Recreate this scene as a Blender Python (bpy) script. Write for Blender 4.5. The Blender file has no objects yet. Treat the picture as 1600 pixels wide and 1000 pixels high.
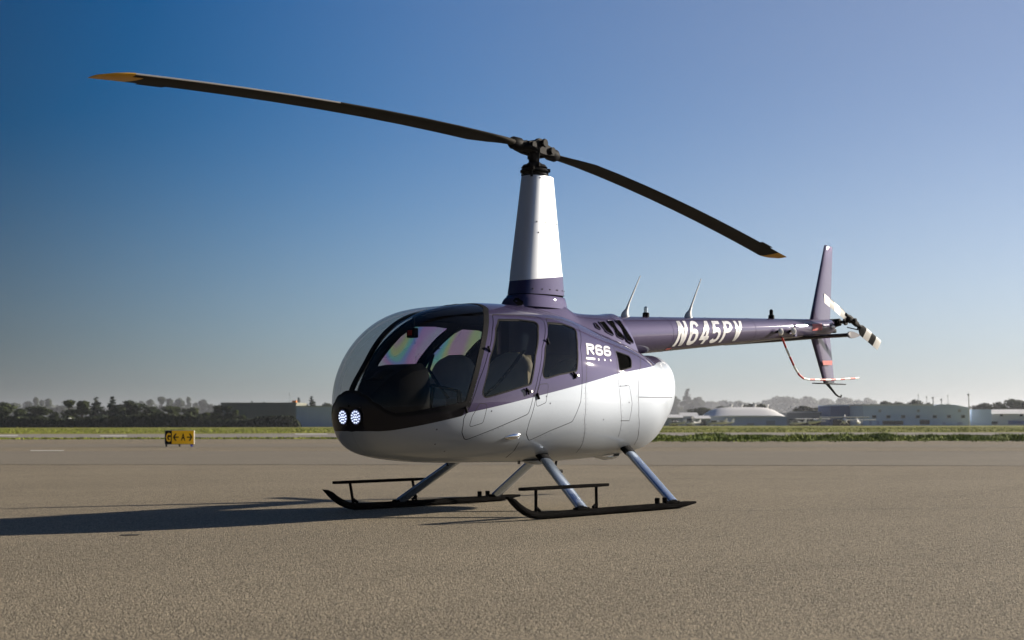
import bpy, bmesh, math, random
from math import sin, cos, pi, radians, atan2, sqrt, acos, asin
from mathutils import Vector, Matrix
from mathutils.geometry import delaunay_2d_cdt
import numpy as np
random.seed(7)
SC = bpy.context.scene
COL = SC.collection

# ------------------------------------------------------------------ camera
CAM = Vector((10.8992, 8.9619, 0.7987))
YAW, PITCH, ROLL = 3.84384, 0.06736, -0.00153
FW = Vector((cos(PITCH)*cos(YAW), cos(PITCH)*sin(YAW), sin(PITCH)))
RT = Vector((sin(YAW), -cos(YAW), 0))
UP = RT.cross(FW)
R2 = RT*cos(ROLL)+UP*sin(ROLL); U2 = -RT*sin(ROLL)+UP*cos(ROLL)
cd = bpy.data.cameras.new('camera'); cam = bpy.data.objects.new('camera', cd); COL.objects.link(cam)
cam.matrix_world = Matrix(((R2.x, U2.x, -FW.x, CAM.x), (R2.y, U2.y, -FW.y, CAM.y), (R2.z, U2.z, -FW.z, CAM.z), (0, 0, 0, 1)))
cd.sensor_width = 36; cd.lens = 2365.3/1600*36
cd.clip_start = .1; cd.clip_end = 9000
cd.dof.use_dof = True; cd.dof.focus_distance = 12.9; cd.dof.aperture_fstop = 4.0
SC.camera = cam

# ------------------------------------------------------------------ light
SUN_E = radians(17.0)
SD = Vector((-.916*cos(SUN_E), .401*cos(SUN_E), sin(SUN_E))).normalized()
w = bpy.data.worlds.new('World'); SC.world = w; w.use_nodes = True
nt = w.node_tree; nt.nodes.clear()
wo = nt.nodes.new('ShaderNodeOutputWorld'); bg = nt.nodes.new('ShaderNodeBackground')
sky = nt.nodes.new('ShaderNodeTexSky'); sky.sky_type = 'NISHITA'; sky.sun_disc = False
sky.sun_elevation = SUN_E; sky.sun_rotation = atan2(SD.x, SD.y)
sky.altitude = 0; sky.air_density = 1.0; sky.dust_density = .4; sky.ozone_density = 6.6
# light haze in the air: the sky pales and brightens steadily towards the sun
tcw = nt.nodes.new('ShaderNodeTexCoord'); dt = nt.nodes.new('ShaderNodeVectorMath'); dt.operation = 'DOT_PRODUCT'
dt.inputs[1].default_value = SD; nt.links.new(tcw.outputs['Generated'], dt.inputs[0])
def ramp_w(a, b, c, d):
    x = nt.nodes.new('ShaderNodeMapRange'); x.interpolation_type = 'SMOOTHSTEP'; nt.links.new(dt.outputs['Value'], x.inputs[0])
    for i, v in enumerate((a, b, c, d)): x.inputs[i+1].default_value = v
    return x.outputs[0]
hsv = nt.nodes.new('ShaderNodeHueSaturation'); nt.links.new(sky.outputs[0], hsv.inputs['Color'])
nt.links.new(ramp_w(.10, .78, 1.26, .70), hsv.inputs['Saturation'])
tn = nt.nodes.new('ShaderNodeMix'); tn.data_type = 'RGBA'; tn.blend_type = 'MULTIPLY'; tn.inputs['Factor'].default_value = 1
tn.inputs['B'].default_value = (1.00, .965, 1.0, 1); nt.links.new(hsv.outputs[0], tn.inputs['A'])
gn = nt.nodes.new('ShaderNodeVectorMath'); gn.operation = 'SCALE'; nt.links.new(tn.outputs['Result'], gn.inputs[0])
nt.links.new(ramp_w(.00, .48, .25, 1.15), gn.inputs['Scale'])
sx = nt.nodes.new('ShaderNodeSeparateXYZ'); nt.links.new(tcw.outputs['Generated'], sx.inputs[0])
def ramp_z(a, b, c, d):
    x = nt.nodes.new('ShaderNodeMapRange'); x.interpolation_type = 'SMOOTHSTEP'; nt.links.new(sx.outputs['Z'], x.inputs[0])
    for i, v in enumerate((a, b, c, d)): x.inputs[i+1].default_value = v
    return x.outputs[0]
hz = nt.nodes.new('ShaderNodeHueSaturation'); nt.links.new(gn.outputs[0], hz.inputs['Color'])
nt.links.new(ramp_z(.0, .22, .74, 1.06), hz.inputs['Saturation']); nt.links.new(ramp_z(.0, .24, 1.16, .98), hz.inputs['Value'])
nt.links.new(hz.outputs[0], bg.inputs[0]); nt.links.new(bg.outputs[0], wo.inputs[0])
bg.inputs[1].default_value = 0.05
sl = bpy.data.lights.new('sun', 'SUN'); sl.energy = 5.0; sl.angle = radians(.53); sl.color = (1, .90, .76)
so = bpy.data.objects.new('sun', sl); COL.objects.link(so); so.rotation_euler = SD.to_track_quat('Z', 'Y').to_euler()
so.location = (0, 0, 60)
vs = SC.view_settings
vs.view_transform = 'Standard'; vs.look = 'None'; vs.exposure = 0.83; vs.gamma = 1; vs.use_curve_mapping = False
SC.render.engine = 'CYCLES'
SC.cycles.max_bounces = 8; SC.cycles.transparent_max_bounces = 16; SC.cycles.volume_bounces = 0
SC.cycles.caustics_reflective = False; SC.cycles.caustics_refractive = False

# ------------------------------------------------------------------ materials
def N(t, typ, **kw):
    n = t.nodes.new(typ)
    for k, v in kw.items():
        if k.startswith('_'): setattr(n, k[1:], v)
    return n
def mat(name, col, rough=.5, metal=0., coat=0., var=.12, scale=6., bump=0., bscale=60., spec=.14, emit=None, estr=0.):
    m = bpy.data.materials.new(name); m.use_nodes = True; t = m.node_tree; t.nodes.clear()
    o = t.nodes.new('ShaderNodeOutputMaterial'); b = t.nodes.new('ShaderNodeBsdfPrincipled')
    t.links.new(b.outputs[0], o.inputs[0])
    tc = t.nodes.new('ShaderNodeTexCoord'); nz = t.nodes.new('ShaderNodeTexNoise')
    nz.inputs['Scale'].default_value = scale; nz.inputs['Detail'].default_value = 5
    t.links.new(tc.outputs['Object'], nz.inputs['Vector'])
    mx = t.nodes.new('ShaderNodeMix'); mx.data_type = 'RGBA'
    t.links.new(nz.outputs['Fac'], mx.inputs['Factor'])
    mx.inputs['A'].default_value = (*[max(0, c*(1-var)) for c in col], 1)
    mx.inputs['B'].default_value = (*[min(1, c*(1+var)) for c in col], 1)
    t.links.new(mx.outputs['Result'], b.inputs['Base Color'])
    b.inputs['Roughness'].default_value = rough; b.inputs['Metallic'].default_value = metal
    b.inputs['Coat Weight'].default_value = coat; b.inputs['Coat Roughness'].default_value = .025
    b.inputs['Specular IOR Level'].default_value = spec
    if emit: 
        b.inputs['Emission Color'].default_value = (*emit, 1); b.inputs['Emission Strength'].default_value = estr
    if bump:
        n2 = t.nodes.new('ShaderNodeTexNoise'); n2.inputs['Scale'].default_value = bscale; n2.inputs['Detail'].default_value = 3
        t.links.new(tc.outputs['Object'], n2.inputs['Vector'])
        bp = t.nodes.new('ShaderNodeBump'); bp.inputs['Strength'].default_value = bump; bp.inputs['Distance'].default_value = .01
        t.links.new(n2.outputs['Fac'], bp.inputs['Height']); t.links.new(bp.outputs[0], b.inputs['Normal'])
    return m
def glassmat(name, tint, rainbow=0.):
    m = bpy.data.materials.new(name); m.use_nodes = True; t = m.node_tree; t.nodes.clear()
    o = t.nodes.new('ShaderNodeOutputMaterial'); mix = t.nodes.new('ShaderNodeMixShader')
    tr = t.nodes.new('ShaderNodeBsdfTransparent'); gl = t.nodes.new('ShaderNodeBsdfGlossy'); fr = t.nodes.new('ShaderNodeFresnel')
    fr.inputs[0].default_value = 1.49; gl.inputs['Roughness'].default_value = .015
    tr.inputs[0].default_value = (*tint, 1)
    if rainbow:   # polarised-light stress colours painted in as a fixed tint
        tc = t.nodes.new('ShaderNodeTexCoord'); wv = t.nodes.new('ShaderNodeTexNoise'); wv.inputs['Scale'].default_value = 1.9
        wv.inputs['Detail'].default_value = 0.5; wv.inputs['Distortion'].default_value = .6
        t.links.new(tc.outputs['Object'], wv.inputs['Vector'])
        rp = t.nodes.new('ShaderNodeValToRGB'); r = rp.color_ramp; r.interpolation = 'EASE'
        cols = [(.25, (.95, .86, .92)), (.36, (1., .50, .88)), (.42, (.48, .54, 1.)), (.48, (.42, .92, .78)), (.54, (.98, .96, .45)), (.60, (1., .56, .72)), (.70, (.96, .90, .93))]
        r.elements[0].position = cols[0][0]; r.elements[0].color = (*cols[0][1], 1)
        r.elements[1].position = cols[-1][0]; r.elements[1].color = (*cols[-1][1], 1)
        for p_, c_ in cols[1:-1]:
            e = r.elements.new(p_); e.color = (*c_, 1)
        t.links.new(wv.outputs['Fac'], rp.inputs[0]); t.links.new(rp.outputs[0], tr.inputs[0])
    fm = t.nodes.new('ShaderNodeMath'); fm.operation = 'MULTIPLY'; fm.inputs[1].default_value = .55; t.links.new(fr.outputs[0], fm.inputs[0])
    t.links.new(fm.outputs[0], mix.inputs[0]); t.links.new(tr.outputs[0], mix.inputs[1]); t.links.new(gl.outputs[0], mix.inputs[2])
    t.links.new(mix.outputs[0], o.inputs[0])
    return m
M = {}
M['purple'] = mat('purple_metallic_paint', (.040, .030, .080), .68, .48, .8, .06, 3, spec=.05)
M['silver'] = mat('silver_metallic_paint', (.355, .392, .445), .70, .60, .55, .035, 2, spec=.08)
M['white'] = mat('pearl_white_paint', (.52, .545, .58), .50, .50, .5, .03, 2, spec=.15)
M['black'] = mat('satin_black', (.009, .009, .010), .7, 0, 0, .3, 20, spec=.06)
M['void'] = mat('dark_opening_black', (.004, .004, .004), 1., 0, 0, .2, 20, spec=0.)
M['blackgloss'] = mat('gloss_black_paint', (.007, .006, .010), .6, 0, .35, .2, 4, spec=.1)
M['seam'] = mat('panel_seam', (.02, .018, .022), .8, 0, 0, .2, 20)
M['lining'] = mat('cabin_lining', (.022, .021, .024), .8, 0, 0, .3, 12)
M['seat'] = mat('grey_leather', (.46, .43, .36), .55, 0, 0, .15, 10, .25, 120)
M['tan'] = mat('tan_leather', (.50, .43, .31), .55, 0, 0, .12, 10, .25, 120)
M['belt'] = mat('belt_webbing', (.012, .012, .013), .85)
M['gearpaint'] = mat('sky_tinted_gear_paint', (.40, .47, .58), .24, .75, .6, .06, 8)  # blue sky reflection mixed into the silver base colour
M['skid'] = mat('black_skid_paint', (.008, .0075, .0072), .85, 0, 0, .4, 9, .1, 40, 0.)
M['blade'] = mat('dark_blade_paint', (.034, .031, .026), .7, 0, 0, .25, 3, spec=.03)
M['steel'] = mat('bare_steel', (.66, .64, .61), .48, 1., 0, .08, 8)
M['hubmetal'] = mat('dark_hub_metal', (.014, .0135, .013), .6, 0., 0, .3, 18, spec=.04)
M['yellow'] = mat('yellow_tip_paint', (.62, .33, .035), .5, 0, 0, .12, 8)
M['letter'] = mat('white_lettering', (.80, .80, .81), .32, 0, .6, .02, 4)
M['red'] = mat('red_marking', (.52, .04, .03), .45)
M['redlabel'] = mat('faded_red_label', (.62, .16, .15), .5, 0, 0, .25, 40)
M['whitepaint'] = mat('white_paint', (.80, .79, .75), .45, 0, 0, .05, 6)
M['bladegrey'] = mat('grey_stripe_paint', (.03, .03, .03), .5)
M['capgrey'] = mat('grey_end_cap', (.10, .095, .115), .45)
M['glass'] = glassmat('windshield_acrylic', (.78, .80, .83))
M['tinted'] = glassmat('tinted_window', (.72, .72, .67))
M['stress'] = glassmat('stressed_acrylic', (.8, .8, .8), 1.)
M['led'] = mat('led', (.9, .92, 1), .2, emit=(.66, .76, 1.), estr=.62)
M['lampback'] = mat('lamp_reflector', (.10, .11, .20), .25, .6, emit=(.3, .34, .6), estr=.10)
M['clear'] = glassmat('clear_lens', (.9, .9, .92))
M['rivet'] = mat('painted_rivet', (.085, .08, .10), .7, 0, 0, .2, 9, spec=.05)
M['chrome'] = mat('polished_metal', (.8, .8, .8), .12, 1.)

# ------------------------------------------------------------------ mesh helpers
def link(name, me, parent=None):
    o = bpy.data.objects.new(name, me); COL.objects.link(o)
    if parent: o.parent = parent
    return o
class MB:
    def __init__(s): s.v = []; s.f = []; s.m = []
    def add(s, v, f, m=0):
        b = len(s.v); s.v += [tuple(p) for p in v]
        for q in f: s.f.append([b+i for i in q]); s.m.append(m)
        return s
    def box(s, c, d, rot=None, m=0, bev=0.):
        c = Vector(c); hx, hy, hz = d[0]/2, d[1]/2, d[2]/2
        if bev <= 0:
            P = [Vector((x*hx, y*hy, z*hz)) for x in (-1, 1) for y in (-1, 1) for z in (-1, 1)]
            F = [(0, 1, 3, 2), (4, 6, 7, 5), (0, 4, 5, 1), (2, 3, 7, 6), (0, 2, 6, 4), (1, 5, 7, 3)]
        else:
            bm = bmesh.new(); bmesh.ops.create_cube(bm, size=1)
            for v_ in bm.verts: v_.co = Vector((v_.co.x*d[0], v_.co.y*d[1], v_.co.z*d[2]))
            bmesh.ops.bevel(bm, geom=bm.edges[:], offset=bev, segments=2, affect='EDGES', profile=.5)
            bm.verts.index_update(); P = [v_.co.copy() for v_ in bm.verts]; F = [[v_.index for v_ in f_.verts] for f_ in bm.faces]; bm.free()
        if rot is not None: P = [rot @ p for p in P]
        return s.add([p+c for p in P], F, m)
    def loft(s, rings, m=0, cap=True, mf=None):
        n = len(rings[0]); V = [p for r in rings for p in r]; F = []
        b = len(s.v); s.v += [tuple(p) for p in V]
        for i in range(len(rings)-1):
            for j in range(n):
                k = (j+1) % n
                s.f.append([b+i*n+j, b+i*n+k, b+(i+1)*n+k, b+(i+1)*n+j]); s.m.append(mf(i, j) if mf else m)
        if cap:
            s.f.append([b+j for j in range(n)][::-1]); s.m.append(mf(0, 0) if mf else m)
            s.f.append([b+(len(rings)-1)*n+j for j in range(n)]); s.m.append(mf(len(rings)-2, 0) if mf else m)
        return s
    def tube(s, pts, r, seg=10, m=0, mf=None, flat=None):
        pts = [Vector(p) for p in pts]; rings = []
        rr = r if isinstance(r, (list, tuple)) else [r]*len(pts)
        t0 = (pts[1]-pts[0]).normalized(); a = Vector((0, 0, 1)) if abs(t0.z) < .9 else Vector((1, 0, 0))
        x = t0.cross(a).normalized()
        for i, p in enumerate(pts):
            t = (pts[min(i+1, len(pts)-1)]-pts[max(i-1, 0)]).normalized()
            x = (x-t*x.dot(t)).normalized(); y = t.cross(x)
            rings.append([p+(x*cos(2*pi*k/seg)+y*sin(2*pi*k/seg))*rr[i] for k in range(seg)])
        return s.loft(rings, m, True, mf)
    def build(s, name, mats, parent=None, smooth=True, ang=40, bev=0.):
        me = bpy.data.meshes.new(name); me.from_pydata(s.v, [], s.f)
        for x in (mats if isinstance(mats, (list, tuple)) else [mats]): me.materials.append(x)
        me.polygons.foreach_set('material_index', s.m)
        bm = bmesh.new(); bm.from_mesh(me); bmesh.ops.recalc_face_normals(bm, faces=bm.faces[:]); bm.to_mesh(me); bm.free()
        if smooth:
            me.shade_smooth(); me.set_sharp_from_angle(angle=radians(ang))
        return link(name, me, parent)
def empty(name, loc=(0, 0, 0), rz=0., label=None, cat=None, group=None):
    o = bpy.data.objects.new(name, None); COL.objects.link(o); o.location = loc; o.rotation_euler.z = rz
    tag(o, label, cat, group); return o
def tag(o, label=None, cat=None, group=None, kind=None):
    if label: o['label'] = label
    if cat: o['category'] = cat
    if group: o['group'] = group
    if kind: o['kind'] = kind
    return o
def copy_tree(o, parent=None):
    c = o.copy(); COL.objects.link(c); c.parent = parent
    for ch in list(o.children): copy_tree(ch, c)
    return c
FWH = Vector((cos(YAW), sin(YAW), 0))
def W(u, d, z=0.):      # a point on the airfield at bearing u (photo column) and distance d metres
    return Vector((CAM.x, CAM.y, 0))+FWH*d+RT*((u-800)/2365.3*d)+Vector((0, 0, z))
def lat(u, d): return (u-800)/2365.3*d

# ------------------------------------------------------------------ ground
def groundmat(name, c1, c2, speck=.5, bump=.6, patch=.25, stones=95.):
    m = bpy.data.materials.new(name); m.use_nodes = True; t = m.node_tree; t.nodes.clear()
    L_ = t.links.new
    o = t.nodes.new('ShaderNodeOutputMaterial'); b = t.nodes.new('ShaderNodeBsdfPrincipled'); L_(b.outputs[0], o.inputs[0])
    g = t.nodes.new('ShaderNodeNewGeometry')
    vo = t.nodes.new('ShaderNodeTexVoronoi'); vo.inputs['Scale'].default_value = stones
    L_(g.outputs['Position'], vo.inputs['Vector'])
    nz = t.nodes.new('ShaderNodeTexNoise'); nz.inputs['Scale'].default_value = 34; nz.inputs['Detail'].default_value = 8; nz.inputs['Roughness'].default_value = .75
    L_(g.outputs['Position'], nz.inputs['Vector'])
    # long stains that follow the paving lanes
    mp = t.nodes.new('ShaderNodeMapping'); mp.inputs['Rotation'].default_value = (0, 0, -(YAW-pi/2)); mp.inputs['Scale'].default_value = (.05, .35, 1)
    L_(g.outputs['Position'], mp.inputs['Vector'])
    n3 = t.nodes.new('ShaderNodeTexNoise'); n3.inputs['Scale'].default_value = 1.; n3.inputs['Detail'].default_value = 6; n3.inputs['Roughness'].default_value = .6
    L_(mp.outputs[0], n3.inputs['Vector'])
    n4 = t.nodes.new('ShaderNodeTexNoise'); n4.inputs['Scale'].default_value = .55; n4.inputs['Detail'].default_value = 7
    L_(g.outputs['Position'], n4.inputs['Vector'])
    def mixc(fac, A, B):
        x = t.nodes.new('ShaderNodeMix'); x.data_type = 'RGBA'
        L_(fac, x.inputs['Factor'])
        for nm, val in (('A', A), ('B', B)):
            if isinstance(val, tuple): x.inputs[nm].default_value = (*val, 1)
            else: L_(val, x.inputs[nm])
        return x.outputs['Result']
    def rng(src, a, b_, c=0., d=1.):
        x = t.nodes.new('ShaderNodeMapRange'); L_(src, x.inputs[0])
        for i, v in enumerate((a, b_, c, d)): x.inputs[i+1].default_value = v
        return x.outputs[0]
    sep = t.nodes.new('ShaderNodeSeparateColor'); L_(vo.outputs['Color'], sep.inputs[0])
    base = mixc(rng(n4.outputs['Fac'], .3, .7), tuple(c*(1-patch*.5) for c in c1), tuple(c*(1+patch*.5) for c in c1))
    base = mixc(rng(n3.outputs['Fac'], .38, .66, 0, .75), base, tuple(c*(1-patch*1.2) for c in c1))
    st = mixc(rng(sep.outputs[0], 0, 1), tuple(c*(1-speck) for c in c2), tuple(min(1, c*(1+speck)) for c in c2))
    base = mixc(rng(nz.outputs['Fac'], .35, .65, .5, .95), base, st)
    # fine pits
    n5 = t.nodes.new('ShaderNodeTexNoise'); n5.inputs['Scale'].default_value = 120; n5.inputs['Detail'].default_value = 4
    L_(g.outputs['Position'], n5.inputs['Vector'])
    base = mixc(rng(n5.outputs['Fac'], .58, .72, 0, .7), base, tuple(c*.35 for c in c1))
    L_(base, b.inputs['Base Color']); b.inputs['Roughness'].default_value = .9; b.inputs['Specular IOR Level'].default_value = .25
    hs = t.nodes.new('ShaderNodeMath'); hs.operation = 'MULTIPLY_ADD'; hs.inputs[1].default_value = -1.6
    L_(vo.outputs['Distance'], hs.inputs[0]); L_(n5.outputs['Fac'], hs.inputs[2])
    bp = t.nodes.new('ShaderNodeBump'); bp.inputs['Strength'].default_value = bump; bp.inputs['Distance'].default_value = .005
    L_(hs.outputs[0], bp.inputs['Height']); L_(bp.outputs[0], b.inputs['Normal'])
    return m
def sheet(name, pts, z, m, kind='structure'):
    mb = MB(); mb.add([(p.x, p.y, z) for p in pts], [list(range(len(pts)))])
    o = mb.build(name, m, None, False)
    if o.data.polygons[0].normal.z < 0: o.data.flip_normals()
    o['kind'] = kind; return o
def grassmat(name, a, b_, sc=.12):
    m = bpy.data.materials.new(name); m.use_nodes = True; t = m.node_tree; L_ = t.links.new
    b = t.nodes['Principled BSDF']; g = t.nodes.new('ShaderNodeNewGeometry')
    n1 = t.nodes.new('ShaderNodeTexNoise'); n1.inputs['Scale'].default_value = sc; n1.inputs['Detail'].default_value = 9; n1.inputs['Roughness'].default_value = .7
    L_(g.outputs['Position'], n1.inputs['Vector'])
    r = t.nodes.new('ShaderNodeValToRGB'); r.color_ramp.elements[0].position = .36; r.color_ramp.elements[1].position = .64
    r.color_ramp.elements[0].color = (*a, 1); r.color_ramp.elements[1].color = (*b_, 1)
    L_(n1.outputs['Fac'], r.inputs[0]); L_(r.outputs[0], b.inputs['Base Color']); b.inputs['Roughness'].default_value = .95
    b.inputs['Specular IOR Level'].default_value = .1
    n2 = t.nodes.new('ShaderNodeTexNoise'); n2.inputs['Scale'].default_value = 2.5; n2.inputs['Detail'].default_value = 6
    L_(g.outputs['Position'], n2.inputs['Vector'])
    bp = t.nodes.new('ShaderNodeBump'); bp.inputs['Strength'].default_value = .8; bp.inputs['Distance'].default_value = .25
    L_(n2.outputs['Fac'], bp.inputs['Height']); L_(bp.outputs[0], b.inputs['Normal'])
    return m
M['apron'] = groundmat('apron_asphalt', (.262, .220, .152), (.252, .211, .147), .9, .95, .55, 112.)
M['lane'] = groundmat('worn_asphalt', (.232, .200, .150), (.225, .194, .146), .4, .5, .3)
M['taxi'] = groundmat('taxiway_asphalt', (.27, .245, .205), (.26, .235, .20), .4, .4, .2)
M['grass'] = grassmat('dry_grass', (.16, .175, .026), (.27, .25, .055))
M['marking'] = mat('worn_marking_paint', (.62, .60, .55), .8, 0, 0, .3, 3)
M['crack'] = mat('crack_sealant', (.06, .054, .047), .85, 0, 0, .3, 5)
sheet('ground', [Vector((6000*cos(k*pi/24), 6000*sin(k*pi/24), 0)) for k in range(48)], 0, M['apron'])
sheet('grass_field', [W(-3500, 92), W(300, 74), W(560, 72), W(1020, 64), W(4500, 54.5), W(6000, 1500), W(2500, 2600), W(-900, 2600), W(-4500, 1500)], .004, M['grass'])
M['weedground'] = grassmat('weedy_soil', (.07, .09, .015), (.18, .20, .035), .5)
sheet('weed_verge', [W(990+18*k, 62.2+random.Random(k).uniform(-.9, .9)) for k in range(45)]+[W(1800, 86), W(1020, 85)], .007, M['weedground'])
sheet('taxiway', [W(-3500, 100), W(300, 79), W(560, 78.5), W(1020, 86), W(4500, 78), W(4500, 92), W(1020, 113), W(560, 112), W(300, 106), W(-3500, 121)], .008, M['taxi'])
sheet('worn_lane', [W(-2500, 33.5), W(200, 29.0), W(800, 28.4), W(1600, 27.2), W(3500, 25.5), W(3500, 34), W(1600, 40.5), W(800, 41.5), W(200, 42.5), W(-2500, 47)], .004, M['lane'])
sheet('worn_lane', [W(-2500, 52), W(500, 49), W(1600, 46.5), W(3500, 44), W(3500, 48), W(1600, 52), W(500, 57), W(-2500, 61)], .004, M['lane'])
for a, b_, d1, d2 in ((158, 200, 89, 94), (462, 512, 101, 107), (-20, 30, 92, 98)):
    sheet('taxiway_marking', [W(a, d1), W(b_, d1), W(b_, d2), W(a, d2)], .012, M['marking'])
sheet('taxiway_marking', [W(50, 43), W(102, 43), W(102, 43.9), W(50, 43.9)], .008, M['marking'])
def crack(u0, d0, u1, d1, wd, name='sealed_crack', z=.004):
    n = 40; top = []; bot = []
    for i in range(n+1):
        k = i/n; d = d0+(d1-d0)*k+random.uniform(-.02, .02); u = u0+(u1-u0)*k
        h = wd*random.uniform(.25, 1.)
        top.append(W(u, d+h/2)); bot.append(W(u, d-h/2))
    mb = MB()
    for i in range(n): mb.add([(p.x, p.y, z) for p in (bot[i], bot[i+1], top[i+1], top[i])], [(0, 1, 2, 3)])
    o = mb.build(name, M['crack'], None, False); o['kind'] = 'structure'
    if o.data.polygons[0].normal.z < 0: o.data.flip_normals()
crack(1010, 13.55, 2100, 14.6, .035)
crack(-300, 29.0, 640, 28.6, .07, z=.008)
crack(1000, 27.9, 1900, 27.0, .06, z=.008)
crack(1350, 40.2, 2300, 39.4, .16, z=.008)
crack(-200, 17.3, 560, 17.9, .02)
crack(1100, 8.4, 2300, 8.9, .012)
crack(900, 21.5, 1900, 20.6, .04)
# little dark oil drips on the apron
for u, d, a, b_ in ((208, 10.85, .07, .07), (1121, 10.6, .014, .03), (935, 11.3, .02, .04), (1462, 9.3, .012, .03)):
    p = W(u, d); mb = MB()
    mb.add([(p.x+RT.x*a*cos(k)-FWH.x*b_*sin(k), p.y+RT.y*a*cos(k)-FWH.y*b_*sin(k), .004) for k in [i*pi/8 for i in range(16)]], [list(range(16))])
    mb.build('oil_spot', M['crack'], None, False)['kind'] = 'structure'

# ------------------------------------------------------------------ helicopter hull surface
XN, XR = 2.36, -1.95
MID, HALF = (XN+XR)/2, (XN-XR)/2
ST = np.array([[2.25, 1.257, .600, .93, .319], [2.05, 1.523, .513, .94, .504], [1.75, 1.723, .473, .96, .632], [1.35, 1.822, .45, .98, .71],
  [.8, 1.859, .443, 1., .744], [.1, 1.841, .432, 1., .741], [-.5, 1.717, .445, .99, .693], [-1.1, 1.568, .483, 1.02, .646], [-1.6, 1.461, .607, 1.08, .431], [-1.85, 1.46, .893, 1.13, .329]])
Z0, Z1, NT_, NB_ = .93, 1.15, 2.35, 2.5
def spl(t, y):
    n = len(t); h = np.diff(t); A = np.eye(n); b = np.zeros(n)
    for i in range(1, n-1):
        A[i, i-1] = h[i-1]; A[i, i] = 2*(h[i-1]+h[i]); A[i, i+1] = h[i]
        b[i] = 6*((y[i+1]-y[i])/h[i]-(y[i]-y[i-1])/h[i-1])
    return np.linalg.solve(A, b)
TS = np.r_[0, np.arccos((ST[:, 0]-MID)/HALF), pi]
YS = [np.r_[0, ST[:, 1]-ST[:, 3], 0], np.r_[0, ST[:, 3]-ST[:, 2], 0], np.r_[Z0, ST[:, 3], Z1], np.r_[0, ST[:, 4], 0]]
MS = [spl(TS, y) for y in YS]
def prof(t):
    k = int(min(max(np.searchsorted(TS, t)-1, 0), len(TS)-2)); d = t-TS[k]; e = TS[k+1]-t; H = TS[k+1]-TS[k]
    r = [m[k]*e**3/(6*H)+m[k+1]*d**3/(6*H)+(y[k]/H-m[k]*H/6)*e+(y[k+1]/H-m[k+1]*H/6)*d for y, m in zip(YS, MS)]
    return max(r[0], 1e-5), max(r[1], 1e-5), r[2], max(r[3], 1e-5)   # up, down, zc, w
def sm(a, b, x):
    x = min(max((x-a)/(b-a), 0), 1); return x*x*(3-2*x)
def raw(t, ph):
    up, dn, zc, wd = prof(t); c, s_ = cos(ph), sin(ph); n = NT_ if s_ > 0 else NB_
    h = up if s_ > 0 else -dn
    return Vector((MID+HALF*cos(t), wd*(max(c, 0)**(2/n)), zc+h*abs(s_)**(2/n)))
def nrm(t, ph, fn=raw):
    e = .004
    t0, t1 = max(t-e, .003), min(t+e, pi-.003); p0, p1 = max(ph-e, -pi/2+.0005), min(ph+e, pi/2-.0005)
    a = fn(t1, ph)-fn(t0, ph); b = fn(t, p1)-fn(t, p0)
    n = a.cross(b)
    if n.length < 1e-12: return Vector((1, 0, 0) if t < 1 else (-1, 0, 0))
    return n.normalized()
def surf(t, ph):          # the two windshield bubbles meet in a shallow valley on the centre line
    p = raw(t, ph)
    k = math.exp(-(p.y/.13)**2)*sm(.85, 1.45, p.x)*sm(.98, 1.35, p.z)
    if k < 1e-3: return p
    return p-nrm(t, ph)*.05*k
def t_of_x(x): return acos(min(max((x-MID)/HALF, -1), 1))
def from_xz(x, z):
    t = t_of_x(x); up, dn, zc, wd = prof(t); d = z-zc
    h, n = (up, NT_) if d > 0 else (dn, NB_)
    return t, asin(max(-1, min(1, math.copysign((min(abs(d)/h, 1))**(n/2), d))))
def from_xy(x, y, top=True):
    t = t_of_x(x); wd = prof(t)[3]; n = NT_ if top else NB_
    return t, (1 if top else -1)*acos(min((y/wd)**(n/2), 1))
def from_yz(y, z):        # nose face
    lo, hi = .004, 1.4
    for _ in range(40):
        m = (lo+hi)/2; up, dn, zc, wd = prof(m); d = z-zc
        h, n = (up, NT_) if d > 0 else (dn, NB_)
        if (abs(y)/wd)**n+(abs(d)/h)**n > 1: lo = m
        else: hi = m
    up, dn, zc, wd = prof(hi); d = z-zc; h, n = (up, NT_) if d > 0 else (dn, NB_)
    return hi, atan2(math.copysign((abs(d)/h)**(n/2), d), (abs(y)/wd)**(n/2))
def area(p): return sum(p[i][0]*p[(i+1) % len(p)][1]-p[(i+1) % len(p)][0]*p[i][1] for i in range(len(p)))/2
def rounded(pts, r, n=5):
    out = []; L = len(pts)
    for i in range(L):
        p = Vector(pts[i]); a = Vector(pts[i-1])-p; b = Vector(pts[(i+1) % L])-p
        ang = a.angle(b)
        if r <= 0 or ang > 2.85: out.append(tuple(p)); continue
        d = min(r/math.tan(ang/2), a.length*.45, b.length*.45)
        A = p+a.normalized()*d; B = p+b.normalized()*d
        for k in range(n+1):
            s = k/n; out.append(tuple(A*(1-s)**2+p*2*s*(1-s)+B*s*s))
    return out
def dens(pts, step=.035):
    out = []
    for i in range(len(pts)):
        a = Vector(pts[i]); b = Vector(pts[(i+1) % len(pts)]); n = max(1, int((b-a).length/step))
        for k in range(n): out.append(tuple(a.lerp(b, k/n)))
    return out
def offset(pts, d):       # + outwards
    s = 1 if area(pts) > 0 else -1; out = []; L = len(pts)
    for i in range(L):
        a = Vector(pts[i])-Vector(pts[i-1]); b = Vector(pts[(i+1) % L])-Vector(pts[i])
        n = Vector((0, 0))
        for e in (a, b):
            if e.length > 1e-9: n += Vector((e.y, -e.x)).normalized()
        if n.length < 1e-6: out.append(pts[i]); continue
        n.normalize(); out.append((pts[i][0]+n.x*d*s, pts[i][1]+n.y*d*s))
    return out
SX, SY = HALF, .80
def dom(tp): return (tp[0]*SX, tp[1]*SY)
def pXZ(p): return [dom(from_xz(*q)) for q in p]
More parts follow.
